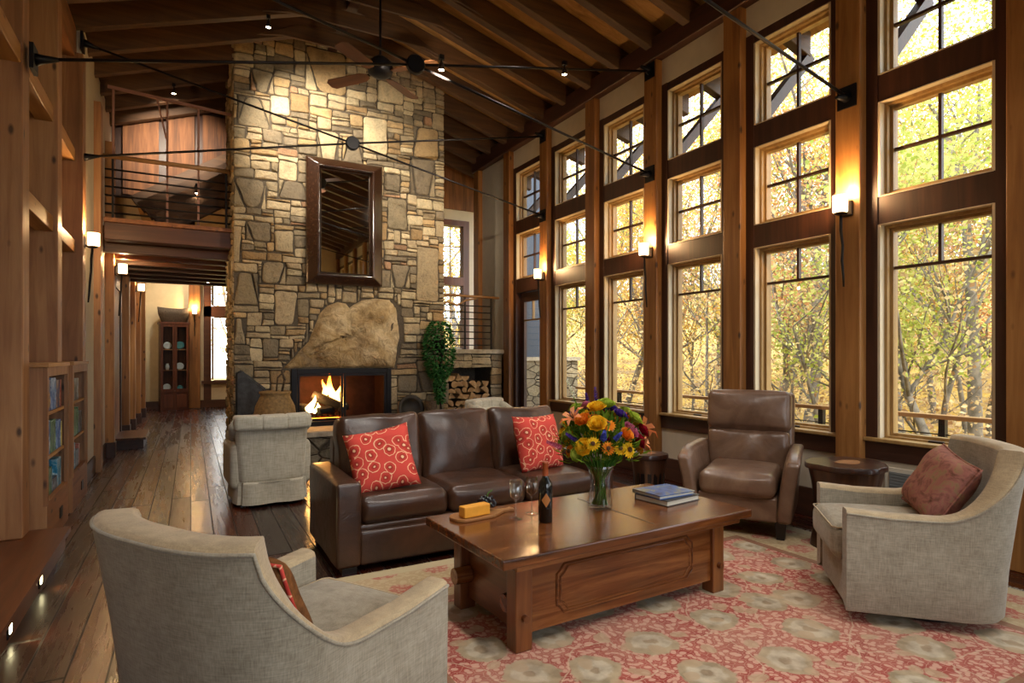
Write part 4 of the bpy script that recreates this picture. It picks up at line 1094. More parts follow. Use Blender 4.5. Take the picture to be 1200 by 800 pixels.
spot((.82, 7.0, 4.97), 'small lit spotlight under the collar timbers, above the left part of the chimney', (1.6, 8.4, 4.2), 140)
spot((2.02, P0 + 2 * BAY - .12, 3.93), 'small lit spotlight hanging beside the rod hub', (2.6, 8.4, 4.4), 90)
spot((3.35, P0 + 2 * BAY - .10, 4.20), 'small lit spotlight on the rod before the window side rafters', (2.2, 8.3, 3.2), 110)
spot((.17, 9.3, 3.62), 'small lit spotlight seen behind the balcony railing', (-.1, 10.3, 4.6), 6)
spot((-.1, 8.95, 4.80), 'added fill spotlight for the loft panels, under the roof above the balcony railing', (-.05, 10.3, 4.3), 90)  # added spot, hidden behind the truss, to light the loft panels
for i, (x, y, tx, ty) in enumerate(((1.0, 1.2, 1.6, 3.2), (2.8, .6, 3.0, 2.8), (1.0, -.8, .6, 1.2), (2.8, -1.4, 2.4, 1.0), (2.8, 4.6, 2.6, 4.4), (1.0, 3.4, 1.4, 5.0))):  # extra row of spots added to brighten the seating end
    spot((x, y, roofz(x) - .26 + .1), 'added fill spotlight under the roof, %s of the row over the seats' % ORD[i], (tx, ty, .3), 75, tint=(1, .94, .86))
# low step lights
for i, (y, lab) in enumerate(((3.62, 'small lit step light in the platform riser, nearer the viewer'), (4.32, 'small lit step light in the platform riser, nearer the bookcase'))):
    t = thing('step_light', lab, 'step light', (-.72, y, .062), PI / 2 * 0, 'step lights')
    MB().rbox((.012, .075, .085), .005).build('housing', 'black', t, smooth=True)
    MB().rbox((.014, .035, .055), .006, (.004, 0, .004)).build('lens', 'steplens', t, smooth=True)
    light('step_lamp', 'SPOT', (-.70, y, .07), 1.2, (1, .8, .4), .02, (-.3, y, 0), 120)

# ------------------------------------------------------------------ upholstered pieces
RUGX0, RUGX1, RUGY0, RUGY1 = .36, 4.19, .55, 3.66
rhx, rhy = (RUGX1 - RUGX0) / 2, (RUGY1 - RUGY0) / 2
M['rug'] = rug_mat(rhx, rhy)
t = thing('area_rug', 'large faded red rug with cream medallions under the coffee table', 'rug', ((RUGX0 + RUGX1) / 2, (RUGY0 + RUGY1) / 2, 0))
MB().box(-rhx, rhx, -rhy, rhy, .001, .011).build('pile', 'rug', t)
fr = MB(); rr = random.Random(4); y = -rhy
while y < rhy:
    for sx in (1,):
        fr.bar((sx * rhx, y, .006), (sx * (rhx + rr.uniform(.03, .05)), y + rr.uniform(-.01, .01), .004), .007, .004)
    y += .014
f_ = fr.build('fringe', 'linen', t); f_['kind'] = 'stuff'
RT = .0115

def barrel_chair_mesh():
    N_ = 120; path = []
    def base(u):       # u in -1..1, 0 = back centre
        s_ = 1 if u >= 0 else -1; a = abs(u)
        if a < .62:
            th_ = a / .62 * PI / 2; e = 2 / 2.9
            return Vector((s_ * .36 * math.sin(th_) ** e if th_ > 0 else 0, -.06 - .29 * math.cos(th_) ** e if th_ < PI / 2 else -.06))
        return Vector((s_ * .36, -.06 + .46 * (a - .62) / .38))
    us = []
    for i in range(N_ + 1):
        a = -1 + 2 * i / N_; us.append(a)
    pts = [base(u) for u in us]
    secs = []; tops = []
    for i, u in enumerate(us):
        p = pts[i]; a = pts[max(i - 1, 0)]; b = pts[min(i + 1, N_)]; tg = (b - a).normalized(); n = Vector((tg.y, -tg.x))
        y = p.y; tt = max(0, min(1, (-.0 - y) / .285)); rise = .82 * (1 - math.sqrt(max(0, 1 - tt * tt))) + .18 * tt * tt
        h = .555 + .015 * max(0, (y - .2) / .2) + .335 * rise
        wb = max(0, min(1, (-.02 - y) / .26)); wb = wb * wb * (3 - 2 * wb)
        T = .095 + .02 * wb
        def lean(z): return wb * .095 * max(0, (z - .1) / .8) ** 1.3 + .012 * (z - .05) * (1 - wb)
        prof = [(-.015, .06), (0, .08), (lean(.3), .3), (lean(.3 + (h - .3) * .5), .3 + (h - .3) * .5), (lean(h) - .0, h - .022), (lean(h) - .007, h - .006), (lean(h) - .022, h), (lean(h) - T + .022, h), (lean(h) - T + .007, h - .006), (lean(h) - T, h - .022), (lean(.35 + (h - .35) * .5) - T, .35 + (h - .35) * .5), (lean(.3) - T, .3), (-T, .1)]
        secs.append([(p.x + n.x * d, p.y + n.y * d, z) for d, z in prof])
        tops.append(secs[-1][4])
    m = MB(); k = len(secs[0]); vs = [q for s_ in secs for q in s_]; fo = []; ft = []
    for i in range(N_):
        for j in range(k - 1):
            f_ = (i * k + j, i * k + j + 1, (i + 1) * k + j + 1, (i + 1) * k + j)
            (ft if 4 <= j <= 8 else fo).append(f_)
    fo.append(tuple(range(k))); fo.append(tuple(N_ * k + j for j in range(k - 1, -1, -1)))
    m.add(vs, fo, 0); o0 = len(m.v)
    m.add(vs, ft, 1)
    w = MB(); w.tube([(q[0], q[1], q[2] + .004) for q in tops], .0055, 6)
    return m, w
def barrel_chair(loc, rz, lab):
    t = thing('barrel_armchair', lab, 'armchair', loc, rz, 'linen barrel armchairs')
    m, w = barrel_chair_mesh()
    m.build('shell', ['linen', 'linen_top'], t, smooth=True, sharp=50)
    w.build('welt', 'linen', t, smooth=True)
    MB().rbox((.56, .60, .23), .02, (0, .09, .175)).build('front_rail', 'linen', t, smooth=True)
    MB().rbox((.53, .66, .17), .045, (0, .115, .375), (.01, .012, .03)).build('seat_cushion', 'linen', t, smooth=True)
    sq = [(-.26, .44), (.26, .44)]
    MB().tube([(-.255, -.15, .452), (-.258, .42, .452), (-.24, .442, .452), (.24, .442, .452), (.258, .42, .452), (.255, -.15, .452)], .005, 6).build('seat_welt', 'linen_top', t, smooth=True)
    MB().lathe([(.22, 0), (.24, .01), (.24, .05), (.2, .062)], 24).build('swivel_base', 'darkleg', t)
    return t
barrel_chair((.265, 2.0, RT), math.radians(-58), 'beige linen barrel armchair seen from behind, nearest the viewer')
barrel_chair((3.445, 1.776, RT), math.radians(44.6), 'beige linen barrel armchair seen from its side, beside the stump table')

def pillow(name, loc, rot, size, mat, lab, th_=.16, piping=None, scale_=1):
    w, h = size; n = 14; m = MB(); vs = []; fs = []
    for side in (-1, 1):
        o = len(vs)
        for i in range(n + 1):
            for j in range(n + 1):
                u = -1 + 2 * i / n; v_ = -1 + 2 * j / n
                k = (max(0, 1 - u ** 4) * max(0, 1 - v_ ** 4)) ** .55
                x = u * w / 2 * (1 - .07 * (1 - v_ * v_) * abs(u) ** 3); z = v_ * h / 2 * (1 - .07 * (1 - u * u) * abs(v_) ** 3)
                wr = .008 * noise.noise(Vector((u * 2.2, v_ * 2.2, side * 3)))
                vs.append((x, side * (th_ / 2 * k + wr * k), z))
        for i in range(n):
            for j in range(n):
                a = o + i * (n + 1) + j; q = (a, a + 1, a + n + 2, a + n + 1)
                fs.append(q if side > 0 else tuple(reversed(q)))
    m.add(vs, fs)
    me = m.mesh(name, mat, True); bm = bmesh.new(); bm.from_mesh(me); bmesh.ops.remove_doubles(bm, verts=bm.verts, dist=1e-5); bmesh.ops.recalc_face_normals(bm, faces=bm.faces); bm.to_mesh(me); bm.free()
    t = thing(name, lab, 'pillow', loc, 0); t.rotation_euler = rot
    o = bpy.data.objects.new('cover', me); COL.objects.link(o); o.parent = t
    if piping:
        edge = []
        for (u0, v0, u1, v1) in ((-1, -1, 1, -1), (1, -1, 1, 1), (1, 1, -1, 1), (-1, 1, -1, -1)):
            for e in range(8):
                u = u0 + (u1 - u0) * e / 8; v_ = v0 + (v1 - v0) * e / 8
                edge.append((u * w / 2 * (1 - .07 * (1 - v_ * v_) * abs(u) ** 3), 0, v_ * h / 2 * (1 - .07 * (1 - u * u) * abs(v_) ** 3)))
        edge.append(edge[0]); MB().tube(edge, .006, 6).build('piping', piping, t, smooth=True)
    return t

# sofa
SX, SY = 1.885, 4.15
t = thing('leather_sofa', 'long dark brown leather sofa with three back cushions, facing the coffee table', 'sofa', (SX, SY, 0))
def wr(amp, f, sd):
    def fn(p, q):
        v_ = noise.noise_vector(Vector((p.x * f + sd, p.y * f, p.z * f))); return p + v_ * amp
    return fn
for sx in (-1, 1):
    MB().rbox((.155, .90, .52), .022, (sx * .9875, 0, .30), (.004, 0, .008), fn=wr(.004, 5, sx)).build('arm', 'sofa', t, smooth=True)
MB().rbox((1.84, .16, .64), .04, (0, .36, .44), fn=wr(.006, 4, 2)).build('back_frame', 'sofa', t, smooth=True)
MB().rbox((1.83, .76, .215), .02, (0, -.05, .145)).build('seat_rail', 'sofa', t, smooth=True)
MB().rbox((1.83, .70, .05), .02, (0, -.05, .262)).build('seat_deck', 'sofa', t, smooth=True)
for i in range(3):
    x = (i - 1) * .607
    MB().rbox((.602, .66, .17), .05, (x, -.085, .37), (.012, .02, .022), fn=wr(.008, 4, i * 3)).build('seat_cushion', 'sofa', t, smooth=True)
    c = MB().rbox((.600, .22, .54), .05, (0, 0, 0), (.012, .055, .0), n=10, fn=wr(.02, 5, i * 5 + 1)).build('back_cushion', 'sofa', t, loc=(x, .235, .645), rot=(math.radians(-12), 0, 0), smooth=True)
    sp_ = MB().tube([(-.27, -.055, .24), (-.1, -.07, .262), (.1, -.07, .262), (.27, -.055, .24)], .004, 6).build('seam', 'sofa', c, smooth=True)
for sx in (-1, 1):
    for sy in (-1, 1):
        MB().box(sx * .98 - .045, sx * .98 + .045, sy * .39 - .04, sy * .39 + .04, 0, .065).build('leg', 'darkleg', t)
pillow('throw_pillow', (1.17, 3.93, .655), (math.radians(-24), math.radians(-10), math.radians(-10)), (.44, .44), 'coral', 'coral pillow with cream flower outlines, leaning at the left arm of the sofa', .15)
pillow('throw_pillow', (2.455, 4.02, .665), (math.radians(-16), math.radians(1), math.radians(14)), (.47, .45), 'coral', 'coral pillow with cream flower outlines, upright behind the bottle and bouquet', .15)
pillow('throw_pillow', (3.53, 1.69, .66), (math.radians(-30), math.radians(8), math.radians(44.6 + 180)), (.46, .38), 'chintz', 'faded rose floral pillow in the armchair by the stump table', .17, 'chintz')
pillow('throw_pillow', (.17, 1.94, .62), (math.radians(-24), 0, math.radians(-58 + 180)), (.46, .36), 'brownprint', 'brown printed pillow with pink piping in the armchair nearest the viewer', .15, 'coral')

# recliner
t = thing('leather_recliner', 'high backed tan leather recliner armchair before the windows', 'armchair', (3.92, 3.285, RT), math.radians(122))
MB().rbox((.54, .66, .17), .05, (0, .07, .385), (.0, .02, .02), fn=wr(.006, 5, 1)).build('seat_cushion', 'tan', t, smooth=True)
MB().rbox((.56, .62, .18), .02, (0, .05, .215)).build('footrest_panel', 'tan', t, smooth=True)
for sx in (-1, 1):
    def af(p, q, sx=sx):
        z = (q[2] + 1) / 2; y = (q[1] + 1) / 2
        p.x += sx * (.045 * z ** 2 + .02 * y * z); p.z -= .06 * (1 - y) * 0 + (.05 * max(0, y - .8) / .2 * z)
        p.y += .03 * z * (y - .5); return p
    MB().rbox((.10, .74, .49), .03, (sx * .325, .0, .37), (.008, 0, .012), fn=af).build('arm', 'tan', t, smooth=True)
bk = MB(); bk.rbox((.69, .10, .80), .035, (0, -.065, .38), (0, .02, 0))
b_ = bk.build('back_shell', 'tan', t, loc=(0, -.27, .27), rot=(math.radians(9), 0, 0), smooth=True)
def wrink(p, q):
    k = max(0, 1 - (q[0] ** 2)) * max(0, 1 - q[2] ** 2)
    if q[1] > 0: p.y += .014 * math.sin(p.x * 34 + math.sin(p.z * 11) * 2) * k * (1 if abs(p.x) < .24 else .4) + .006 * noise.noise(p * 9)
    return p
MB().rbox((.64, .14, .43), .05, (0, .045, .235), (.0, .035, .0), n=12, fn=wrink).build('back_cushion', 'tan', t, loc=(0, -.27, .27), rot=(math.radians(9), 0, 0), smooth=True)
def wrink2(p, q):
    if q[1] > 0: p.y += .006 * noise.noise(Vector((p.x * 14, 1, p.z * 14))) + .006 * math.sin(p.x * 40) * max(0, -q[2]) * (1 - q[0] ** 2)
    return p
MB().rbox((.66, .15, .325), .05, (0, .045, .61), (.0, .045, .01), n=10, fn=wrink2).build('headrest_cushion', 'tan', t, loc=(0, -.27, .27), rot=(math.radians(9), 0, 0), smooth=True)
for sx in (-1, 1):
    for sy in (-1, 1):
        MB().prism([(-.028, 0), (.028, 0), (.04, .135), (-.04, .135)], -.03, .03, 'y').build('leg', 'darkleg', t, loc=(sx * .30, sy * .31 - .01, 0), bevel=.006)

# cream club chairs with skirts
def club(loc, rz, lab):
    t = thing('club_chair', lab, 'armchair', loc, rz, 'cream skirted club chairs')
    def bf(p, q): p.y -= .06 * (1 - q[0] ** 2); p.x *= 1 + .05 * (q[2]); return p
    MB().rbox((.60, .14, .52), .05, (0, -.25, .46), n=8, fn=bf).build('back', 'cream', t, smooth=True)
    for i in range(3):
        def rf(p, q): return Vector((p.x, p.y - .06 * (1 - ((p.x + (i - 1) * .225) / .34) ** 2), p.z))
        MB().rbox((.236, .17, .135), .034, ((i - 1) * .212, -.30, .755), n=5, fn=rf).build('back_roll', 'cream', t, smooth=True)
    for sx in (-1, 1):
        MB().rbox((.13, .62, .42), .06, (sx * .285, .02, .36), n=6).build('arm', 'cream', t, smooth=True)
        MB().tube([(sx * .285, -.32, .752), (sx * .30, -.2, .70), (sx * .275, 0, .60), (sx * .27, .3, .58)], [.06, .06, .058, .06], 14).build('arm_roll', 'cream', t, smooth=True)
    MB().rbox((.46, .56, .18), .05, (0, .06, .42), (0, .01, .03)).build('seat_cushion', 'cream', t, smooth=True)
    sk = MB(); rr = random.Random(3)
    ring = []
    for k in range(48):
        a = 2 * PI * k / 48; e = 2 / 5
        c_, s_ = math.cos(a), math.sin(a)
        ring.append((.315 * abs(c_) ** e * (1 if c_ > 0 else -1), -.01 + .335 * abs(s_) ** e * (1 if s_ > 0 else -1) - (.05 * (1 - c_ * c_) if s_ < 0 else 0)))
    vs = []; fs = []
    for z, k_ in ((.225, .97), (.215, 1.0), (.03, 1.035)):
        for i, (x, y) in enumerate(ring):
            pl = .93 if i % 6 == 0 and z < .22 else 1.0
            vs.append((x * k_ * pl, y * k_ * pl, z))
    for l in range(2):
        for k in range(48): fs.append((l * 48 + k, (l + 1) * 48 + k, (l + 1) * 48 + (k + 1) % 48, l * 48 + (k + 1) % 48))
    fs.append(tuple(range(48))); sk.add(vs, fs); sk.build('skirt', 'cream', t, smooth=True, sharp=35)
    for sx in (-1, 1):
        for sy in (-1, 1): MB().box(sx * .24 - .025, sx * .24 + .025, sy * .25 - .025, sy * .25 + .025, 0, .16).build('leg', 'darkleg', t)
    return t
club((.705, 6.13, 0), math.radians(3), 'cream skirted club chair seen from behind, in front of the urn')
club((3.44, 6.40, 0), math.radians(-150), 'cream club chair showing only its top above the right end of the sofa')

# ------------------------------------------------------------------ coffee table
TR = math.radians(2.7)
t = thing('coffee_table', 'low chest-like wooden coffee table with carved panels on the red rug', 'coffee table', (1.992, 2.685, RT), TR)
TZ = .48 - RT
tp = MB(); L2, W2 = .8225, .4125
tp.box(-L2, L2, -W2, W2, TZ - .045, TZ)
tp.build('top', 'walnut', t, bevel=.007)
MB().box(-L2 + .08, L2 - .08, -W2 + .02, W2 - .02, TZ - .07, TZ - .044).build('top_batten', 'walnut', t, bevel=.004)
MB().box(.13, .137, -W2 + .07, W2 - .10, TZ - .001, TZ + .0012).build('lid_seam', 'darkleg', t)
for sx in (-1, 1):
    MB().box(sx * .63 - .02, sx * .63 + .02, -.25, .25, .06, TZ - .07).build('end_panel', 'walnut_y', t)
    MB().tube([(sx * .655, .22, .19), (sx * .745, .22, .19)], [.045, .042], 18).build('tenon_knob', 'walnut', t, smooth=True, sharp=40)
    MB().tube([(sx * .655, -.20, .19), ((.785 if sx > 0 else -.695), -.20, .19)], [.045, .04], 18).build('tenon_knob', 'walnut', t, smooth=True, sharp=40)
    for sy in (-1, 1):
        MB().box(sx * .655 - .045, sx * .655 + .045, sy * .275 - .042, sy * .275 + .042, 0, TZ - .07).build('leg', 'walnut_z', t, bevel=.006)
        MB().tube([(sx * .655, sy * .315, .155), (sx * .655, sy * .34, .155)], .017, 10).build('peg', 'walnut_z', t, smooth=True, sharp=40)
for sy in (-1, 1):
    p_ = MB().box(-.615, .615, sy * .275 - .02, sy * .275 + .02, .07, TZ - .07).build('side_panel', 'walnut', t)
    for (m_, o_) in ((0, .0), (.022, .0)):
        xa, za, zb = .46 - m_, .12 + m_ * .7, TZ - .115 - m_ * .7; n_ = .045
        ol = [(-xa, za + n_), (-xa, zb - n_), (-xa + n_ * .5, zb - n_ * .6), (-xa + n_, zb), (xa - n_, zb), (xa - n_ * .5, zb - n_ * .6), (xa, zb - n_), (xa, za + n_), (xa - n_ * .5, za + n_ * .6), (xa - n_, za), (-xa + n_, za), (-xa + n_ * .5, za + n_ * .6), (-xa, za + n_)]
        MB().tube([(x, sy * .297, z) for x, z in ol], .005, 5).build('carved_moulding', 'walnut', t)

TZW = .48
# things on the table
def on(px, y): return (px, y, TZW + .0005)
t = thing('wine_bottle', 'dark wine bottle with an orange capsule and diamond label on the coffee table', 'bottle', on(1.669, 2.664), math.radians(-25))
MB().lathe([(.0, .004), (.034, .0), (.0375, .006), (.0375, .185), (.034, .205), (.02, .228), (.0145, .243), (.0142, .31), (.0, .312)], 28, caps=False).build('body', 'bottle', t, smooth=True)
MB().lathe([(.0158, .242), (.0155, .305), (.0165, .306), (.0165, .315), (0, .316)], 20, caps=False).build('capsule', 'orangecap', t, smooth=True)
lb = MB(); q = []
for i in range(9):
    for j in range(2):
        a = -PI / 2 + (i - 4) * .16; hgt = .036 * (1 - abs(i - 4) / 4) + .0008; q.append((.0382 * math.cos(a), .0382 * math.sin(a), .12 + (hgt if j else -hgt)))
lb.add(q, [(2 * i, 2 * i + 2, 2 * i + 3, 2 * i + 1) for i in range(8)]); lb.build('label', 'orangelabel', t, smooth=True)
for (x, y, lab) in ((1.562, 2.79, 'empty wine glass nearer the cheese board'), (1.69, 2.84, 'empty wine glass just behind the bottle')):
    t = thing('wine_glass', lab, 'wine glass', on(x, y), 0, 'wine glasses')
    MB().lathe([(.0, .004), (.034, .0), (.034, .0025), (.006, .007), (.0038, .02), (.0036, .085), (.008, .098), (.03, .118), (.039, .14), (.040, .155), (.032, .205), (.031, .205), (.0385, .155), (.0375, .141), (.029, .120), (.007, .101), (.0, .1)], 32, caps=False).build('bowl', 'stemware', t, smooth=True)
t = thing('cutting_board', 'small wooden cheese board with a handle on the coffee table', 'board', on(1.42, 2.93), math.radians(6))
bp = []
for k in range(24):
    a = PI * .5 + PI * k / 23; bp.append((-.11 + .07 * math.cos(a), .08 * math.sin(a)))
bp += [(.04, -.075), (.10, -.045), (.135, -.022), (.18, -.02), (.205, -.03), (.215, 0), (.205, .025), (.18, .018), (.135, .02), (.10, .045), (.04, .075)]
MB().prism(bp, 0, .016, 'z').build('board', 'boardwood', t, bevel=.004)
o = MB().rbox((.165, .06, .058), .006, (0, 0, .029)).build('cheese_block', 'cheese', loc=(1.368, 2.895, TZW + .018), rot=(0, 0, math.radians(9)), smooth=True); tag(o, 'orange block of cheese on the wooden board', 'cheese')
rr = random.Random(8)
t = thing('grape_bunch', 'bunch of black grapes on the board behind the cheese', 'grapes', (1.475, 2.975, TZW + .0165))
gp = []
tries = 0
while len(gp) < 34 and tries < 4000:
    tries += 1; p = Vector((rr.uniform(-.06, .06), rr.uniform(-.045, .045), rr.uniform(.012, .075)))
    if (p.x / .065) ** 2 + (p.y / .05) ** 2 + ((p.z - .012) / .07) ** 2 > 1: continue
    if all((p - g_).length > .0195 for g_ in gp): gp.append(p)
gm_ = bmesh.new(); bmesh.ops.create_uvsphere(gm_, u_segments=12, v_segments=8, radius=.0115); gme = bpy.data.meshes.new('grape'); gm_.to_mesh(gme); gm_.free(); gme.materials.append(M['grape']); gme.polygons.foreach_set('use_smooth', [True] * len(gme.polygons))
for p in gp:
    o = bpy.data.objects.new('grape', gme); COL.objects.link(o); o.parent = t; o.location = p
MB().tube([(.0, 0, .06), (.02, .01, .09), (.05, .02, .1)], .003, 5).build('stem', 'stemgreen', t)

def cover_mat(name, cols, sc=9):
    N = NT(name); v = N.co(); n = N.noise(v, sc, 4, .6, .8)
    st = [(.28 + .42 * i / (len(cols) - 1), c) for i, c in enumerate(cols)]
    return N.fin(N.ramp(n, st), .35)
def book(name, loc, rot, size, cover, lab, cat='book', group=None, pages='paper'):
    """size: along spine, width, thickness; lies flat with +z the cover"""
    L, W, T = size; t = thing(name, lab, cat, loc, 0, group); t.rotation_euler = rot
    c = MB(); c.box(-L / 2, L / 2, -W / 2, W / 2, 0, .004).box(-L / 2, L / 2, -W / 2, W / 2, T - .004, T).box(-L / 2, L / 2, W / 2 - .004, W / 2, .004, T - .004)
    c.build('cover', cover, t)
    MB().box(-L / 2 + .006, L / 2 - .006, -W / 2 + .008, W / 2 - .004, .004, T - .004).build('pages', pages, t)
    return t
M['cov_dark'] = cover_mat('cover dark', ['1c1a1c', '2b2828', '3a3434'])
M['cov_lake'] = cover_mat('cover landscape', ['10141c', '24406b', '2a5aa0', '6b6f5a', '9aa0a4'], 11)
bx, by = 2.575, 2.72
book('picture_book', (bx, by, TZW + .0005), (0, 0, math.radians(8)), (.30, .25, .034), 'cov_dark', 'thick pale edged book under the landscape book on the coffee table')
book('picture_book', (bx - .01, by + .02, TZW + .035), (0, 0, math.radians(2)), (.29, .235, .022), 'cov_lake', 'book with a blue landscape cover, topmost on the coffee table')

# vase and bouquet
VX_, VY_ = 2.10, 2.76
t = thing('glass_vase', 'clear glass vase filled with green stems on the coffee table', 'vase', on(VX_, VY_))
MB().lathe([(.0, .0), (.066, .0), (.069, .012), (.066, .06), (.058, .12), (.056, .16), (.066, .21), (.083, .245), (.081, .246), (.063, .21), (.0525, .16), (.0545, .12), (.062, .06), (.064, .02), (.0, .016)], 36, caps=False).build('body', 'crystal', t, smooth=True)
bq = thing('flower_bouquet', 'large mixed bouquet of orange, yellow, purple and red flowers in the vase', 'flowers', on(VX_, VY_))
rr = random.Random(12)
heads = []
sm = MB()
petal = {}
def flower_mesh(kind, colr):
    m = MB(); rr_ = random.Random(hash_(kind))
    if kind == 'gerbera':
        for lay, (n, r, z) in enumerate(((16, .034, .0), (13, .026, .006), (9, .017, .011))):
            for k in range(n):
                a = 2 * PI * k / n + lay * .2; d = Vector((math.cos(a), math.sin(a), .25 - .1 * lay)); s_ = Vector((-math.sin(a), math.cos(a), 0))
                b = Vector((0, 0, z)); m.add([b, b + d * r * .6 + s_ * r * .2, b + d * r + Vector((0, 0, -.004)), b + d * r * .6 - s_ * r * .2], [(0, 1, 2, 3)], 0)
        m.lathe([(.0, .004), (.011, .008), (.009, .015), (0, .018)], 10, caps=False, mi=1)
    elif kind == 'lily':
        for k in range(6):
            a = 2 * PI * k / 6; d = Vector((math.cos(a), math.sin(a), 0)); s_ = Vector((-math.sin(a), math.cos(a), 0)); u = Vector((0, 0, 1))
            P_ = [u * 0, d * .02 + u * .035, d * .05 + u * .052, d * .078 + u * .04]; w_ = [.003, .012, .013, .001]
            vs = []
            for p, w in zip(P_, w_): vs += [p + s_ * w, p - s_ * w]
            m.add(vs, [(0, 2, 3, 1), (2, 4, 5, 3), (4, 6, 7, 5)], 0)
        for k in range(5):
            a = 2 * PI * k / 5 + .3; m.tube([(0, 0, .01), (.012 * math.cos(a), .012 * math.sin(a), .06)], .0018, 4, 1)
    elif kind == 'spike':
        for k in range(46):
            z = k / 46 * .085; a = k * 2.4; r = .014 * (1 - .6 * k / 46); d = Vector((math.cos(a), math.sin(a), .5)); s_ = Vector((-math.sin(a), math.cos(a), 0)); b = Vector((0, 0, z))
            m.add([b, b + d * r * .6 + s_ * .007, b + d * r * 1.2, b + d * r * .6 - s_ * .007], [(0, 1, 2, 3)], 0)
    else:   # rose / carnation
        for lay in range(5):
            n = 5 + lay; r = .006 + .0055 * lay
            for k in range(n):
                a = 2 * PI * k / n + lay * .5; d = Vector((math.cos(a), math.sin(a), 0)); s_ = Vector((-math.sin(a), math.cos(a), 0)); w = r * .75 + .004
                zt_ = .03 - .0035 * lay
                m.add([d * r * .4 + s_ * w * .4, d * r * .4 - s_ * w * .4, d * r - s_ * w + Vector((0, 0, zt_)), d * (r * 1.25) + Vector((0, 0, zt_ + .003)), d * r + s_ * w + Vector((0, 0, zt_))], [(0, 1, 2, 3, 4)], 0)
    return m
def hash_(s_): return sum(ord(c) * (i + 1) for i, c in enumerate(s_))
FC = {'o': ('d9741a', 'f2a23a'), 'y': ('e0a81a', 'f5d23c'), 'p': ('3d2a78', '6a4aa8'), 'r': ('6d1020', 'a82232'), 'l': ('dd7a45', 'f2a878'), 'k': ('a84a6a', 'd07a92'), 'w': ('cfd3b8', 'f0f0e0'), 'b': ('2a2f7a', '5a62b4'), 'g': ('8aa02c', 'c8d860')}
for k_, (a, b) in FC.items(): M['fl_' + k_] = leafmat('petals ' + k_, a, b, .25)
M['fl_core'] = plain('flower core', '4a2c10', .9)
fmesh = {}
def fm(kind, c):
    if (kind, c) not in fmesh: fmesh[(kind, c)] = flower_mesh(kind, c).mesh('flower', ['fl_' + c, 'fl_core'])
    return fmesh[(kind, c)]
C0 = Vector((0, 0, .25))
spec = []
kinds = ['gerbera_o'] * 9 + ['gerbera_y'] * 13 + ['rose_o'] * 6 + ['rose_r'] * 4 + ['rose_y'] * 7 + ['spike_p'] * 4 + ['spike_b'] * 2 + ['lily_l'] * 3 + ['rose_k'] * 2 + ['rose_g'] * 9 + ['rose_p'] * 4
rr.shuffle(kinds)
pos = []
tries = 0
while len(pos) < len(kinds) and tries < 20000:
    tries += 1
    th_ = rr.uniform(0, 2 * PI); ph = math.acos(rr.uniform(-.28, 1.0)); rad = rr.uniform(.86, 1.04)
    p = Vector((.235 * rad * math.sin(ph) * math.cos(th_), .22 * rad * math.sin(ph) * math.sin(th_), .385 + .20 * rad * math.cos(ph)))
    if all((p - q).length > .052 for q in pos): pos.append(p)
for p, kd in zip(pos, kinds):
    kind, c = kd.split('_'); o = bpy.data.objects.new('flower', fm(kind, c)); COL.objects.link(o); o.parent = bq; o.location = p
    d = (p - Vector((0, 0, .30))).normalized(); o.rotation_euler = d.to_track_quat('Z', 'Y').to_euler(); s_ = rr.uniform(.9, 1.25) * (1.25 if kind in ('gerbera', 'rose') else 1.15); o.scale = (s_,) * 3
    base = Vector((rr.uniform(-.03, .03), rr.uniform(-.03, .03), .02)); neck = Vector((p.x * .12, p.y * .12, .17)); mid_ = Vector((p.x * .45, p.y * .45, .28))
    sm.tube([base, (base + neck) / 2, neck, mid_, p - d * .005], .0028, 5)
# tall white sprig and peach lily at the sides
for (p, kind, c) in ((Vector((-.10, .12, .63)), 'spike', 'w'), (Vector((.24, -.06, .43)), 'lily', 'l'), (Vector((-.26, .0, .36)), 'spike', 'k')):
    o = bpy.data.objects.new('flower', fm(kind, c)); COL.objects.link(o); o.parent = bq; o.location = p; d = (p - Vector((0, 0, .25))).normalized(); o.rotation_euler = d.to_track_quat('Z', 'Y').to_euler(); o.scale = (1.3,) * 3
    sm.tube([Vector((0, 0, .05)), Vector((p.x * .1, p.y * .1, .18)), p * .6 + Vector((0, 0, .1)), p], .003, 5)
for k in range(26):
    a = rr.uniform(0, 6.28); r0 = rr.uniform(.01, .05); b_ = a + rr.uniform(1.5, 4)
    sm.tube([Vector((r0 * math.cos(a), r0 * math.sin(a), .02)), Vector((.02 * math.cos(b_), .02 * math.sin(b_), .15)), Vector((.06 * math.cos(b_), .06 * math.sin(b_), .26))], .0034, 5)
f_ = sm.build('stems', 'stemgreen', bq, smooth=True); f_['kind'] = 'stuff'
lv_ = MB()
for k in range(620):
    th_ = rr.uniform(0, 2 * PI); ph = math.acos(rr.uniform(-.55, 1.0)); rad = rr.uniform(.55, 1.02)
    p = Vector((.24 * rad * math.sin(ph) * math.cos(th_), .225 * rad * math.sin(ph) * math.sin(th_), .36 + .20 * rad * math.cos(ph)))
    d = (p - Vector((0, 0, .22))).normalized() + Vector((rr.uniform(-.5, .5), rr.uniform(-.5, .5), rr.uniform(-.4, .4)))
    leafquad(lv_, p, d, Vector((rr.uniform(-.5, .5), rr.uniform(-.5, .5), 1)), rr.uniform(.04, .085), rr.uniform(.014, .03))
M['bqleaf'] = leafmat('bouquet leaves', '3d5f1c', '8aa838', .3)
f_ = lv_.build('foliage', 'bqleaf', bq); f_['kind'] = 'stuff'

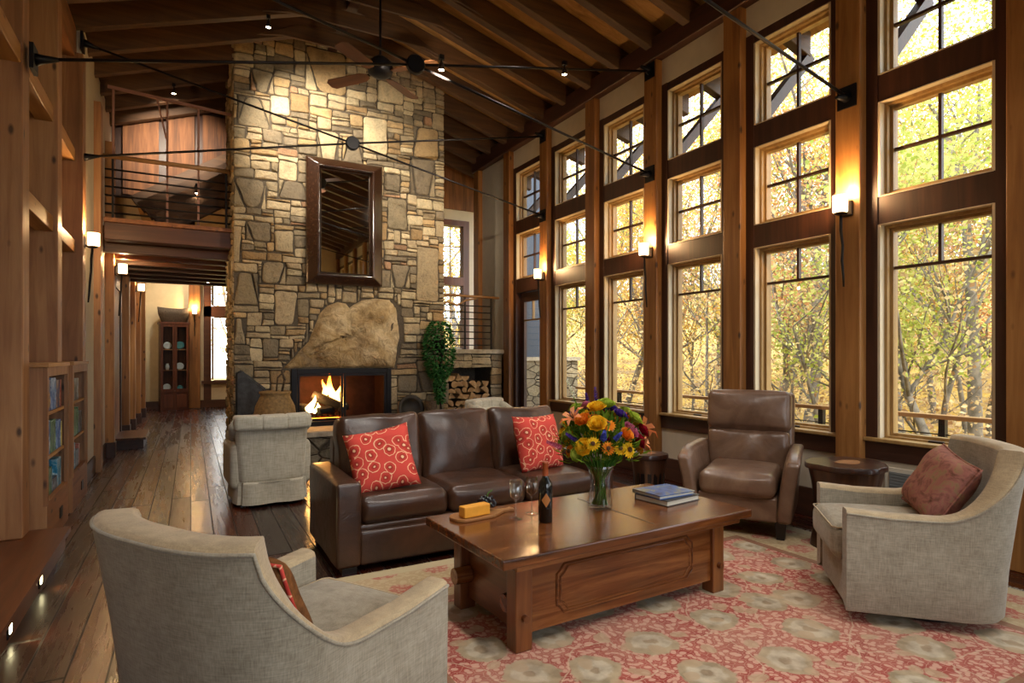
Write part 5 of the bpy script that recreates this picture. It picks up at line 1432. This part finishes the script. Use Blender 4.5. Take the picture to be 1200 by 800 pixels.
# ------------------------------------------------------------------ side tables
def stump(loc, r, h, lab, seed, slit=False, top='stumpwood'):
    t = thing('stump_side_table', lab, 'side table', loc)
    rr_ = random.Random(seed); n = 40; ph = [rr_.uniform(0, 6.28) for _ in range(5)]
    def rad(a, z):
        k = 1 + .06 * math.sin(2 * a + ph[0]) + .04 * math.sin(3 * a + ph[1]) + .025 * math.sin(7 * a + ph[2]) + .02 * math.sin(11 * a + ph[3] + z * 3)
        return r * k * (1 - .28 * math.sin(PI * min(1, z / h)) * .55 - .10 * (1 - z / h))
    vs = []; fs = []; Z = [0, .02, h * .25, h * .5, h * .75, h - .06, h - .04]
    for z in Z:
        for k in range(n): a = 2 * PI * k / n; q = rad(a, z); vs.append((q * math.cos(a), q * math.sin(a), z))
    for l in range(len(Z) - 1):
        for k in range(n): fs.append((l * n + k, l * n + (k + 1) % n, (l + 1) * n + (k + 1) % n, (l + 1) * n + k))
    fs.append(tuple(range(n - 1, -1, -1))); fs.append(tuple((len(Z) - 1) * n + k for k in range(n)))
    m = MB(); m.add(vs, fs); m.build('trunk', 'bark_side', t, smooth=True, sharp=50)
    vs = []; fs = []
    for (z, k_) in ((h - .04, 1.0), (h - .035, 1.05), (h - .008, 1.05), (h, 1.03)):
        for k in range(n): a = 2 * PI * k / n; q = rad(a, h) * k_; vs.append((q * math.cos(a), q * math.sin(a), z))
    for l in range(3):
        for k in range(n): fs.append((l * n + k, l * n + (k + 1) % n, (l + 1) * n + (k + 1) % n, (l + 1) * n + k))
    fs.append(tuple(range(n - 1, -1, -1))); fs.append(tuple(3 * n + k for k in range(n)))
    m = MB(); m.add(vs, fs); m.build('top_slice', top, t, smooth=True, sharp=40)
    m = MB(); q = [(r * .42 * (1 + .2 * math.sin(3 * a_ + 1)) * math.cos(a_) + r * .1, r * .3 * (1 + .15 * math.sin(2 * a_)) * math.sin(a_)) for a_ in [2 * PI * k / 24 for k in range(24)]]
    m.prism(q, h - .002, h + .0008, 'z'); m.build('heartwood', 'boardwood', t)
    if slit:
        for k in range(14):
            a = 2 * PI * k / 14; q = rad(a, h * .4); m = MB().box(-.016, .016, -.012, .02, 0, h * .62); m.build('stave_groove', 'darkleg', t, loc=((q - .012) * math.cos(a), (q - .012) * math.sin(a), .03), rot=(0, 0, a - PI / 2))
stump((4.10, 2.55, RT * 0), .25, .60, 'dark live edge stump side table under the near sconce post', 4)
stump((3.57, 4.0, 0), .15, .50, 'small fluted stump side table between the bouquet and the recliner', 9, True)

o = MB().box(-.012, .012, -.11, .11, -.09, .09).build('wall_vent', 'steelrod', loc=(XW - .004, 2.46, .43)); 
bpy.data.objects.remove(o)
t = thing('wall_vent', 'grey panel vent with a pale frame low on the wall behind the stump table', 'vent', (XW + .0, 2.38, .40))
MB().box(-.018, .004, -.20, .20, -.12, .12).build('frame', 'plaster', t, bevel=.004)
M['ventgrey'] = plain('vent grey', '7d7d7a', .6)
vm = MB().box(-.024, -.016, -.165, .165, -.09, .09)
for i in range(8): vm.box(-.028, -.022, -.16, .16, -.08 + i * .022, -.072 + i * .022)
vm.build('grille', 'ventgrey', t)

# ------------------------------------------------------------------ bookcases
bc_cols = [['10141c', '1c3c78', 'c79a30'], ['0f2c50', '1f68b0', 'c8d8e8'], ['14241c', '2a5c3c', '7aa070'], ['2a2a30', '6a6a70', 'b8b0a0'], ['401c1c', '8a3030', 'd0a080'], ['c0a040', 'd8c870', '606020'], ['103050', '2a80a0', 'e0e0d0'], ['101010', '303038', '8090a0']]
CN = ['dark blue and gold', 'bright blue', 'dark green', 'grey', 'dull red', 'yellow', 'teal and white', 'black']
for i, c in enumerate(bc_cols): M['bk%d' % i] = cover_mat('box cover %d' % i, c, 14)
def bookcase(y0, y1, lab, items, which):
    x0, x1 = -1.125, -.83
    t = thing('bookcase', lab, 'bookcase', (x1, y0, 0), 0, 'low bookcases between the posts')
    D = x1 - x0; W = y1 - y0
    MB().box(-D, 0, 0, .03, 0, 1.27).build('side_panel', 'pine', t, bevel=.003); MB().box(-D, 0, W - .03, W, 0, 1.27).build('side_panel', 'pine', t, bevel=.003)
    MB().box(-D, .012, -.01, W + .01, 1.27, 1.30).build('top', 'pine_y', t, bevel=.004)
    MB().box(-.02, .004, -.003, .055, .30, 1.268).box(-.02, .004, W - .055, W + .003, .30, 1.268).box(-.02, .003, .055, W - .055, 1.205, 1.27).build('face_frame', 'pine', t)
    for z in (.60, .92): MB().box(-D + .012, -.02, .03, W - .03, z, z + .022).build('shelf', 'pine_y', t)
    MB().box(-D, 0, .03, W - .03, .0, .32).build('plinth', 'cedar_y', t); MB().box(-D + .012, -D + .016, .03, W - .03, .32, 1.27).build('back_panel', 'casing', t)
    MB().box(-.002, .006, W * .55, W * .55 + .11, .1, .18).build('outlet' if not which else 'vent_grille', 'black', t)
    for (z, lst, sn) in ((.322, items[0], 'bottom'), (.624, items[1], 'middle'), (.944, items[2], 'top')):
        y = .075; kk = 0
        for (ci, w, h, d) in lst:
            if y + w > W - .07: break
            r_ = thing('boxed_game' if w > .12 else 'book', '%s %s, %s along the %s shelf of the %s bookcase' % (CN[ci], 'box' if w > .12 else 'book', ORD[kk], sn, 'farther' if which else 'nearer'), 'box' if w > .12 else 'book', (x1 - .03 - d / 2, y0 + y + w / 2, z), 0, 'boxes and books in the bookcases')
            MB().box(-d / 2, d / 2, -w / 2, w / 2, 0, h).build('cover', 'bk%d' % ci, r_, bevel=.003)
            y += w + .012; kk += 1
bookcase(5.215, 6.105, 'honey pine bookcase of games and books, nearer the viewer', ([(5, .18, .13, .16), (2, .12, .2, .14), (7, .2, .1, .18), (6, .16, .22, .1), (3, .05, .2, .15)], [(1, .24, .25, .09), (2, .22, .24, .1), (1, .2, .22, .1), (5, .04, .2, .1)], [(0, .26, .23, .09), (1, .2, .24, .1), (0, .16, .22, .1), (4, .05, .22, .12)]), 0)
bookcase(6.325, 7.235, 'honey pine bookcase of books, farther from the viewer', ([(6, .2, .22, .1), (3, .04, .23, .15), (6, .04, .24, .15), (7, .2, .16, .14), (4, .06, .2, .14)], [(0, .22, .25, .1), (2, .2, .24, .1), (2, .06, .25, .14), (7, .2, .2, .1)], [(3, .24, .22, .08), (7, .2, .2, .1), (3, .05, .2, .14)]), 1)

# glazed cabinet at the end of the hall
CX, CY = -.20, 17.36
t = thing('display_cabinet', 'tall dark glazed cabinet at the far end of the hall', 'cabinet', (CX, CY, 0), math.radians(8))
w2, d2, H_ = .31, .2, 2.15
cm_ = MB(); cm_.box(-w2, -w2 + .03, -d2, d2, 0, H_).box(w2 - .03, w2, -d2, d2, 0, H_).box(-w2, w2, d2 - .02, d2, 0, H_).box(-w2 + .03, w2 - .03, -d2, d2, 0, .45).box(-w2 - .03, w2 + .03, -d2 - .03, d2, H_, H_ + .05)
cm_.build('carcase', 'cabinet', t, bevel=.004)
for z in (.45, .98, 1.5): MB().box(-w2 + .03, w2 - .03, -d2 + .03, d2 - .02, z, z + .02).build('shelf', 'pine', t)
for sx in (-1, 1):
    a, b = (-w2 + .01, -.004) if sx < 0 else (.004, w2 - .01)
    dd = MB(); dd.box(a, a + .045, -d2 - .02, -d2, .45, H_).box(b - .045, b, -d2 - .02, -d2, .45, H_).box(a + .045, b - .045, -d2 - .02, -d2, .45, .53).box(a + .045, b - .045, -d2 - .02, -d2, H_ - .07, H_)
    d_ = dd.build('door', 'cabinet', t); MB().box(a + .045, b - .045, -d2 - .012, -d2 - .008, .53, H_ - .07).build('pane', 'pane', d_)
    MB().box(a + .04, b - .04, -d2 - .012, -d2, .06, .38).build('lower_panel', 'cabinet', t, bevel=.006)
M['china'] = plain('blue white china', 'c8d4dc', .25); M['teal'] = plain('teal china', '4a8a92', .25)
for i, (x, z, m_, r, n_) in enumerate(((-.15, .471, 'china', .09, 'plate'), (.14, .471, 'teal', .07, 'plate'), (.14, 1.001, 'china', .09, 'plate'), (-.14, 1.001, 'china', .05, 'jug'), (-.14, 1.521, 'china', .09, 'plate'), (.14, 1.521, 'teal', .1, 'plate'))):
    L_ = Matrix.Rotation(math.radians(8), 3, 'Z') @ Vector((x, .0, 0))
    if n_ == 'plate': o = MB().lathe([(0, 0), (r * .6, 0), (r, .018), (r, .024), (r * .6, .008), (0, .008)], 24, caps=False).build('china_plate', m_, loc=(CX + L_.x, CY + L_.y, z + r), rot=(math.radians(78), 0, math.radians(8)), smooth=True)
    else: o = MB().lathe([(.03, 0), (.05, .05), (.045, .1), (.03, .14), (.035, .16), (.03, .16), (.025, .13), (0, .01)], 20, caps=False).build('china_jug', m_, loc=(CX + L_.x, CY + L_.y, z), smooth=True)
    tag(o, '%s %s standing on the %s shelf of the glazed cabinet, %s' % ('pale' if m_ == 'china' else 'teal', n_, {.471: 'bottom', 1.001: 'middle', 1.521: 'top'}[z], 'left door' if x < 0 else 'right door'), n_)
bs = MB(); vs = []; fs = []; n = 28
for (z, kx, w_) in ((0, .26, 0), (.02, .28, 0), (.2, .34, .0), (.36, .36, .02), (.345, .34, .02), (.2, .31, 0), (.03, .25, 0)):
    for k in range(n):
        a = 2 * PI * k / n; vs.append((kx * math.cos(a), .5 * kx * math.sin(a), z + w_ * math.cos(2 * a)))
for l in range(6):
    for k in range(n): fs.append((l * n + k, l * n + (k + 1) % n, (l + 1) * n + (k + 1) % n, (l + 1) * n + k))
fs.append(tuple(6 * n + k for k in range(n)))
bs.add(vs, fs); o = bs.build('wicker_basket', 'wicker', loc=(CX, CY, H_ + .05), rot=(0, 0, math.radians(8)), smooth=True); tag(o, 'wide grey wicker basket on top of the glazed cabinet', 'basket')
# ------------------------------------------------------------------ outdoors
def hz_(x, y):
    d = max(0, x - 9)
    return -1.6 + .0 * y + .21 * d ** 1.0 * (1 if x > 9 else 0) + 1.3 * noise.noise(Vector((x * .09, y * .09, 0))) * min(1, d / 8) + .03 * max(0, y - 10) * min(1, d / 8)
g = MB(); nx, ny = 60, 60; vs = []
for i in range(nx + 1):
    for j in range(ny + 1):
        x = -25 + 90 * (i / nx); y = -30 + 120 * j / ny; vs.append((x, y, hz_(x, y)))
g.add(vs, [(i * (ny + 1) + j, (i + 1) * (ny + 1) + j, (i + 1) * (ny + 1) + j + 1, i * (ny + 1) + j + 1) for i in range(nx) for j in range(ny)])
struct(g.build('hill', 'hill', smooth=True))
struct(MB().box(4.84, 6.95, -6, 12.0, -.36, -.16).build('deck', 'barn'))
# deck railing in sections
for i, (a, b) in enumerate(((-.66, 1.94), (1.94, 4.54), (4.54, 7.14), (7.14, 9.74))):
    t = thing('deck_railing', 'outdoor deck railing with wooden top rail and cables, %s section from the fireplace end' % ORD[3 - i], 'railing', (6.85, a, -.16), 0, 'deck railing sections')
    L = b - a
    MB().box(-.05, .05, 0, L - .003, .86, .905).build('top_rail', 'railwood_y', t, bevel=.005)
    for k in range(5): MB().tube([(0, 0, .1 + .15 * k), (0, L, .1 + .15 * k)], .007, 6).build('cable', 'iron', t)
    for y in (.03, L / 2): MB().box(-.03, .03, y - .03, y + .03, 0, .86).build('post', 'iron', t)
# eave brackets under the overhanging roof
for k in range(-1, 6):
    y = P0 + BAY * k
    t = thing('eave_bracket', 'dark diagonal bracket under the eave outside, %s from the chimney end' % ORD[5 - k], 'bracket', (XW + .22, y, 0), 0, 'eave brackets outside')
    MB().bar((0, 0, 3.55), (.85, 0, 4.46), .09, .10).build('strut', 'casing', t); MB().box(-.02, .02, -.06, .06, 3.4, 3.9).build('shoe', 'black', t)
# stone wing outside the far bay
ww = thing('wall_exterior', None, None, kind='structure')
MB().box(5.0, 7.6, 10.8, 11.2, -1.2, 1.25).build('stone_base', 'stonewall', ww); MB().box(5.1, 7.65, 10.75, 11.2, 1.25, 1.33).build('coping', 'whitestone', ww)
M['siding'] = plain('grey siding', '4a5260', .7)
MB().box(5.0, 6.9, 10.9, 11.2, 1.33, 5.2).build('siding', 'siding', ww)
M['leaf_m'] = leafmat('brush leaves', 'a88460', 'efdcaa', .45)
# trees
def make_tree(seed, H, leaf, dens, spread, trunk_r):
    rr = random.Random(seed); tr = MB(); lf = MB(); tips = []
    def branch(p, d, L, r, lev):
        n = 5; pts = [p]; q = p.copy(); dd = d.copy()
        for i in range(n):
            dd = (dd + Vector((rr.uniform(-.22, .22), rr.uniform(-.22, .22), rr.uniform(-.05, .15)))).normalized(); q = q + dd * L / n; pts.append(q.copy())
        tr.tube(pts, [r * (1 - .6 * i / n) for i in range(n + 1)], 7 if lev == 0 else 5, caps=False)
        if lev >= 1: tips.extend(pts[2:])
        if lev < 3:
            for _ in range((7, 4, 3)[lev]):
                i = rr.randint(2 if lev == 0 else 1, n); a = rr.uniform(0, 2 * PI); nd = (dd * .55 + Vector((math.cos(a), math.sin(a), rr.uniform(.05, .7))) * (.75 if lev == 0 else .8)).normalized()
                branch(pts[i], nd, L * rr.uniform(.42, .62), r * (1 - .6 * i / n) * .6, lev + 1)
    branch(Vector((0, 0, -.5)), Vector((rr.uniform(-.15, .15), rr.uniform(-.15, .15), 1)).normalized(), H * .62, trunk_r, 0)
    for _ in range(dens):
        b = rr.choice(tips); p = b + Vector((rr.gauss(0, spread), rr.gauss(0, spread), rr.gauss(0, spread * .7)))
        s_ = rr.uniform(.05, .10); d = Vector((rr.uniform(-1, 1), rr.uniform(-1, 1), rr.uniform(-1, .4)))
        leafquad(lf, p, d, Vector((rr.uniform(-1, 1), rr.uniform(-1, 1), rr.uniform(-1, 1))), s_, s_ * .75)
    root = bpy.data.objects.new('autumn_tree', None); COL.objects.link(root)
    tr.build('trunk', 'bark', root, smooth=True); f = lf.build('foliage', leaf, root); f['kind'] = 'stuff'
    return root
KIND = [make_tree(1, 11, 'leaf_y', 10500, .42, .14), make_tree(2, 13, 'leaf_g', 11000, .45, .15), make_tree(3, 9, 'leaf_o', 8500, .40, .12), make_tree(4, 12, 'leaf_y', 5500, .5, .13), make_tree(5, 8, 'leaf_g', 9000, .38, .10), make_tree(6, 6.5, 'leaf_m', 900, .35, .06)]
TL = ['yellow leaved autumn tree', 'light green leaved tree', 'orange leaved autumn tree', 'sparse tall yellow tree', 'small light green tree', 'slender nearly bare sapling']
rr = random.Random(31); spots = []
for (x, y, k) in ((12.2, 5.3, 1), (10.8, 7.6, 3), (13.5, 8.2, 0), (12.0, 9.4, 2), (14.5, 11.5, 1), (12.5, 14.0, 0), (16.5, 14.5, 3), (13.6, 17.8, 0), (17.0, 7.0, 2), (18.0, 10.2, 0), (9.8, 4.2, 4), (15.5, 4.6, 0), (17.5, 18.5, 2), (12.0, 21.5, 1), (15.0, 24.5, 0), (10.6, 16.5, 4), (20.5, 13, 1), (21, 17.5, 0), (19.5, 22, 3), (22, 8, 0), (23.5, 11, 2), (18, 29, 0), (22, 27, 2), (9.6, 6.2, 5), (10.2, 9.0, 5), (11.2, 6.6, 5), (12.4, 11.8, 5), (9.2, 11.6, 5), (11.0, 14.2, 5), (13.0, 9.6, 5), (14.2, 6.2, 5), (10.4, 5.0, 5), (13.5, 13.2, 5), (15.5, 9.4, 5), (16.5, 11.8, 5), (15.2, 16.2, 5), (13.2, 19.5, 5), (17.5, 8.6, 2), (14.8, 7.6, 4), (16.2, 13.0, 4), (13.0, 15.8, 2), (18.5, 15.8, 4), (12.2, 17.8, 4), (18.8, 6.2, 5), (17.2, 16.8, 5), (2.6, 33, 0), (.2, 35, 2), (5.5, 31, 1), (7.2, 16, 0), (6.2, 20, 2), (9.4, 1.0, 3), (12, 2.2, 0), (16, 1.0, 1), (20, 4.0, 0)):
    spots.append((x, y, k))
used = [0] * 6
for i, (x, y, k) in enumerate(spots):
    o = KIND[k] if not used[k] else copy_tree(KIND[k]); used[k] += 1
    o.location = (x, y, hz_(x, y)); o.rotation_euler = (0, 0, rr.uniform(0, 6.28)); s_ = rr.uniform(.85, 1.15); o.scale = (s_, s_, s_)
    tag(o, TL[k] + ' on the hillside beyond the deck', 'tree', 'trees beyond the deck: ' + TL[k])

# low brush over the hillside
ub = MB(); rr = random.Random(77)
for k in range(42000):
    x = 8.5 + 22 * rr.random() ** 1.3; y = x * rr.uniform(.2, 1.9)
    p = Vector((x, y, hz_(x, y) + rr.random() ** 1.6 * 2.3)); s_ = rr.uniform(.05, .11)
    leafquad(ub, p, Vector((rr.uniform(-1, 1), rr.uniform(-1, 1), rr.uniform(-.5, .8))), Vector((rr.uniform(-1, 1), rr.uniform(-1, 1), rr.uniform(-1, 1))), s_, s_ * .7)
o = ub.build('undergrowth', 'leaf_m'); tag(o, 'autumn brush covering the hillside beyond the deck', 'undergrowth', kind='stuff')
# ------------------------------------------------------------------ daylight
w = bpy.data.worlds.new('sky'); scene.world = w; w.use_nodes = True
nt_ = w.node_tree; bg = nt_.nodes['Background']
tc = nt_.nodes.new('ShaderNodeTexCoord'); sp = nt_.nodes.new('ShaderNodeSeparateXYZ'); cr = nt_.nodes.new('ShaderNodeValToRGB')
nt_.links.new(tc.outputs['Generated'], sp.inputs[0]); nt_.links.new(sp.outputs[2], cr.inputs[0]); nt_.links.new(cr.outputs[0], bg.inputs[0])
cr.color_ramp.elements[0].position = .0; cr.color_ramp.elements[0].color = (.92, .95, 1, 1); cr.color_ramp.elements[1].position = .6; cr.color_ramp.elements[1].color = (.80, .88, 1, 1)
bg.inputs[1].default_value = SKY
sun = light('sun', 'SUN', (20, -10, 30), SUN, (1, .93, .8), target=None); sun.data.angle = math.radians(8)
sun.rotation_euler = Vector((.25, .75, -.75)).to_track_quat('-Z', 'Y').to_euler()
def portal(x, y, z, sx, sy, rot):
    d = bpy.data.lights.new('sky_portal', 'AREA'); d.shape = 'RECTANGLE'; d.size = sx; d.size_y = sy; d.cycles.is_portal = True
    o = bpy.data.objects.new('sky_portal', d); COL.objects.link(o); o.location = (x, y, z); o.rotation_euler = rot
for (x, y) in ((.4, 12.2), (.3, 15.6), (-.1, 16.6)):  # lamps added to fill the dark hall with light
    t = thing('hall_fill_lamp', 'added round fill lamp in the hall ceiling, %s from the balcony' % ORD[int((y - 11) / 2.4)], 'fill lamp', (x, y, 4.15 if y > 13 else 2.7), 0, 'added hall fill lamps')
    MB().lathe([(.02, .03), (.05, .02), (.055, -.02), (.045, -.02), (.04, .02)], 16).build('can', 'bronze', t, smooth=True); MB().lathe([(0, -.012), (.043, -.012), (.04, .0)], 14, caps=False).build('lamp', 'bulb', t)
    if y > 13: MB().tube([(0, 0, .03), (0, 0, roofz(x) + R_T - 4.15)], .008, 6).build('stem', 'bronze', t)
    light('hall_fill_light', 'SPOT', (x, y, (4.15 if y > 13 else 2.7) - .05), 45, (1, .92, .8), .05, (x * .5, y + .3, 0), 130, .7)
portal(XG + .12, P0 + BAY * -.5, 2.45, 3.6, BAY * 11, (0, PI / 2, 0))
portal(1.9, YB - .15, 2.1, 3.4, 3.3, (PI / 2, 0, 0))

vs_ = scene.view_settings; vs_.view_transform = 'Standard'; vs_.look = 'None'; vs_.gamma = 1; vs_.use_curve_mapping = False; vs_.exposure = EXPO
scene.cycles.use_denoising = True
scene.cycles.max_bounces = 8; scene.cycles.diffuse_bounces = 4; scene.cycles.glossy_bounces = 4; scene.cycles.transmission_bounces = 8; scene.cycles.transparent_max_bounces = 16
scene.cycles.sample_clamp_indirect = 6; scene.cycles.caustics_reflective = False; scene.cycles.caustics_refractive = False
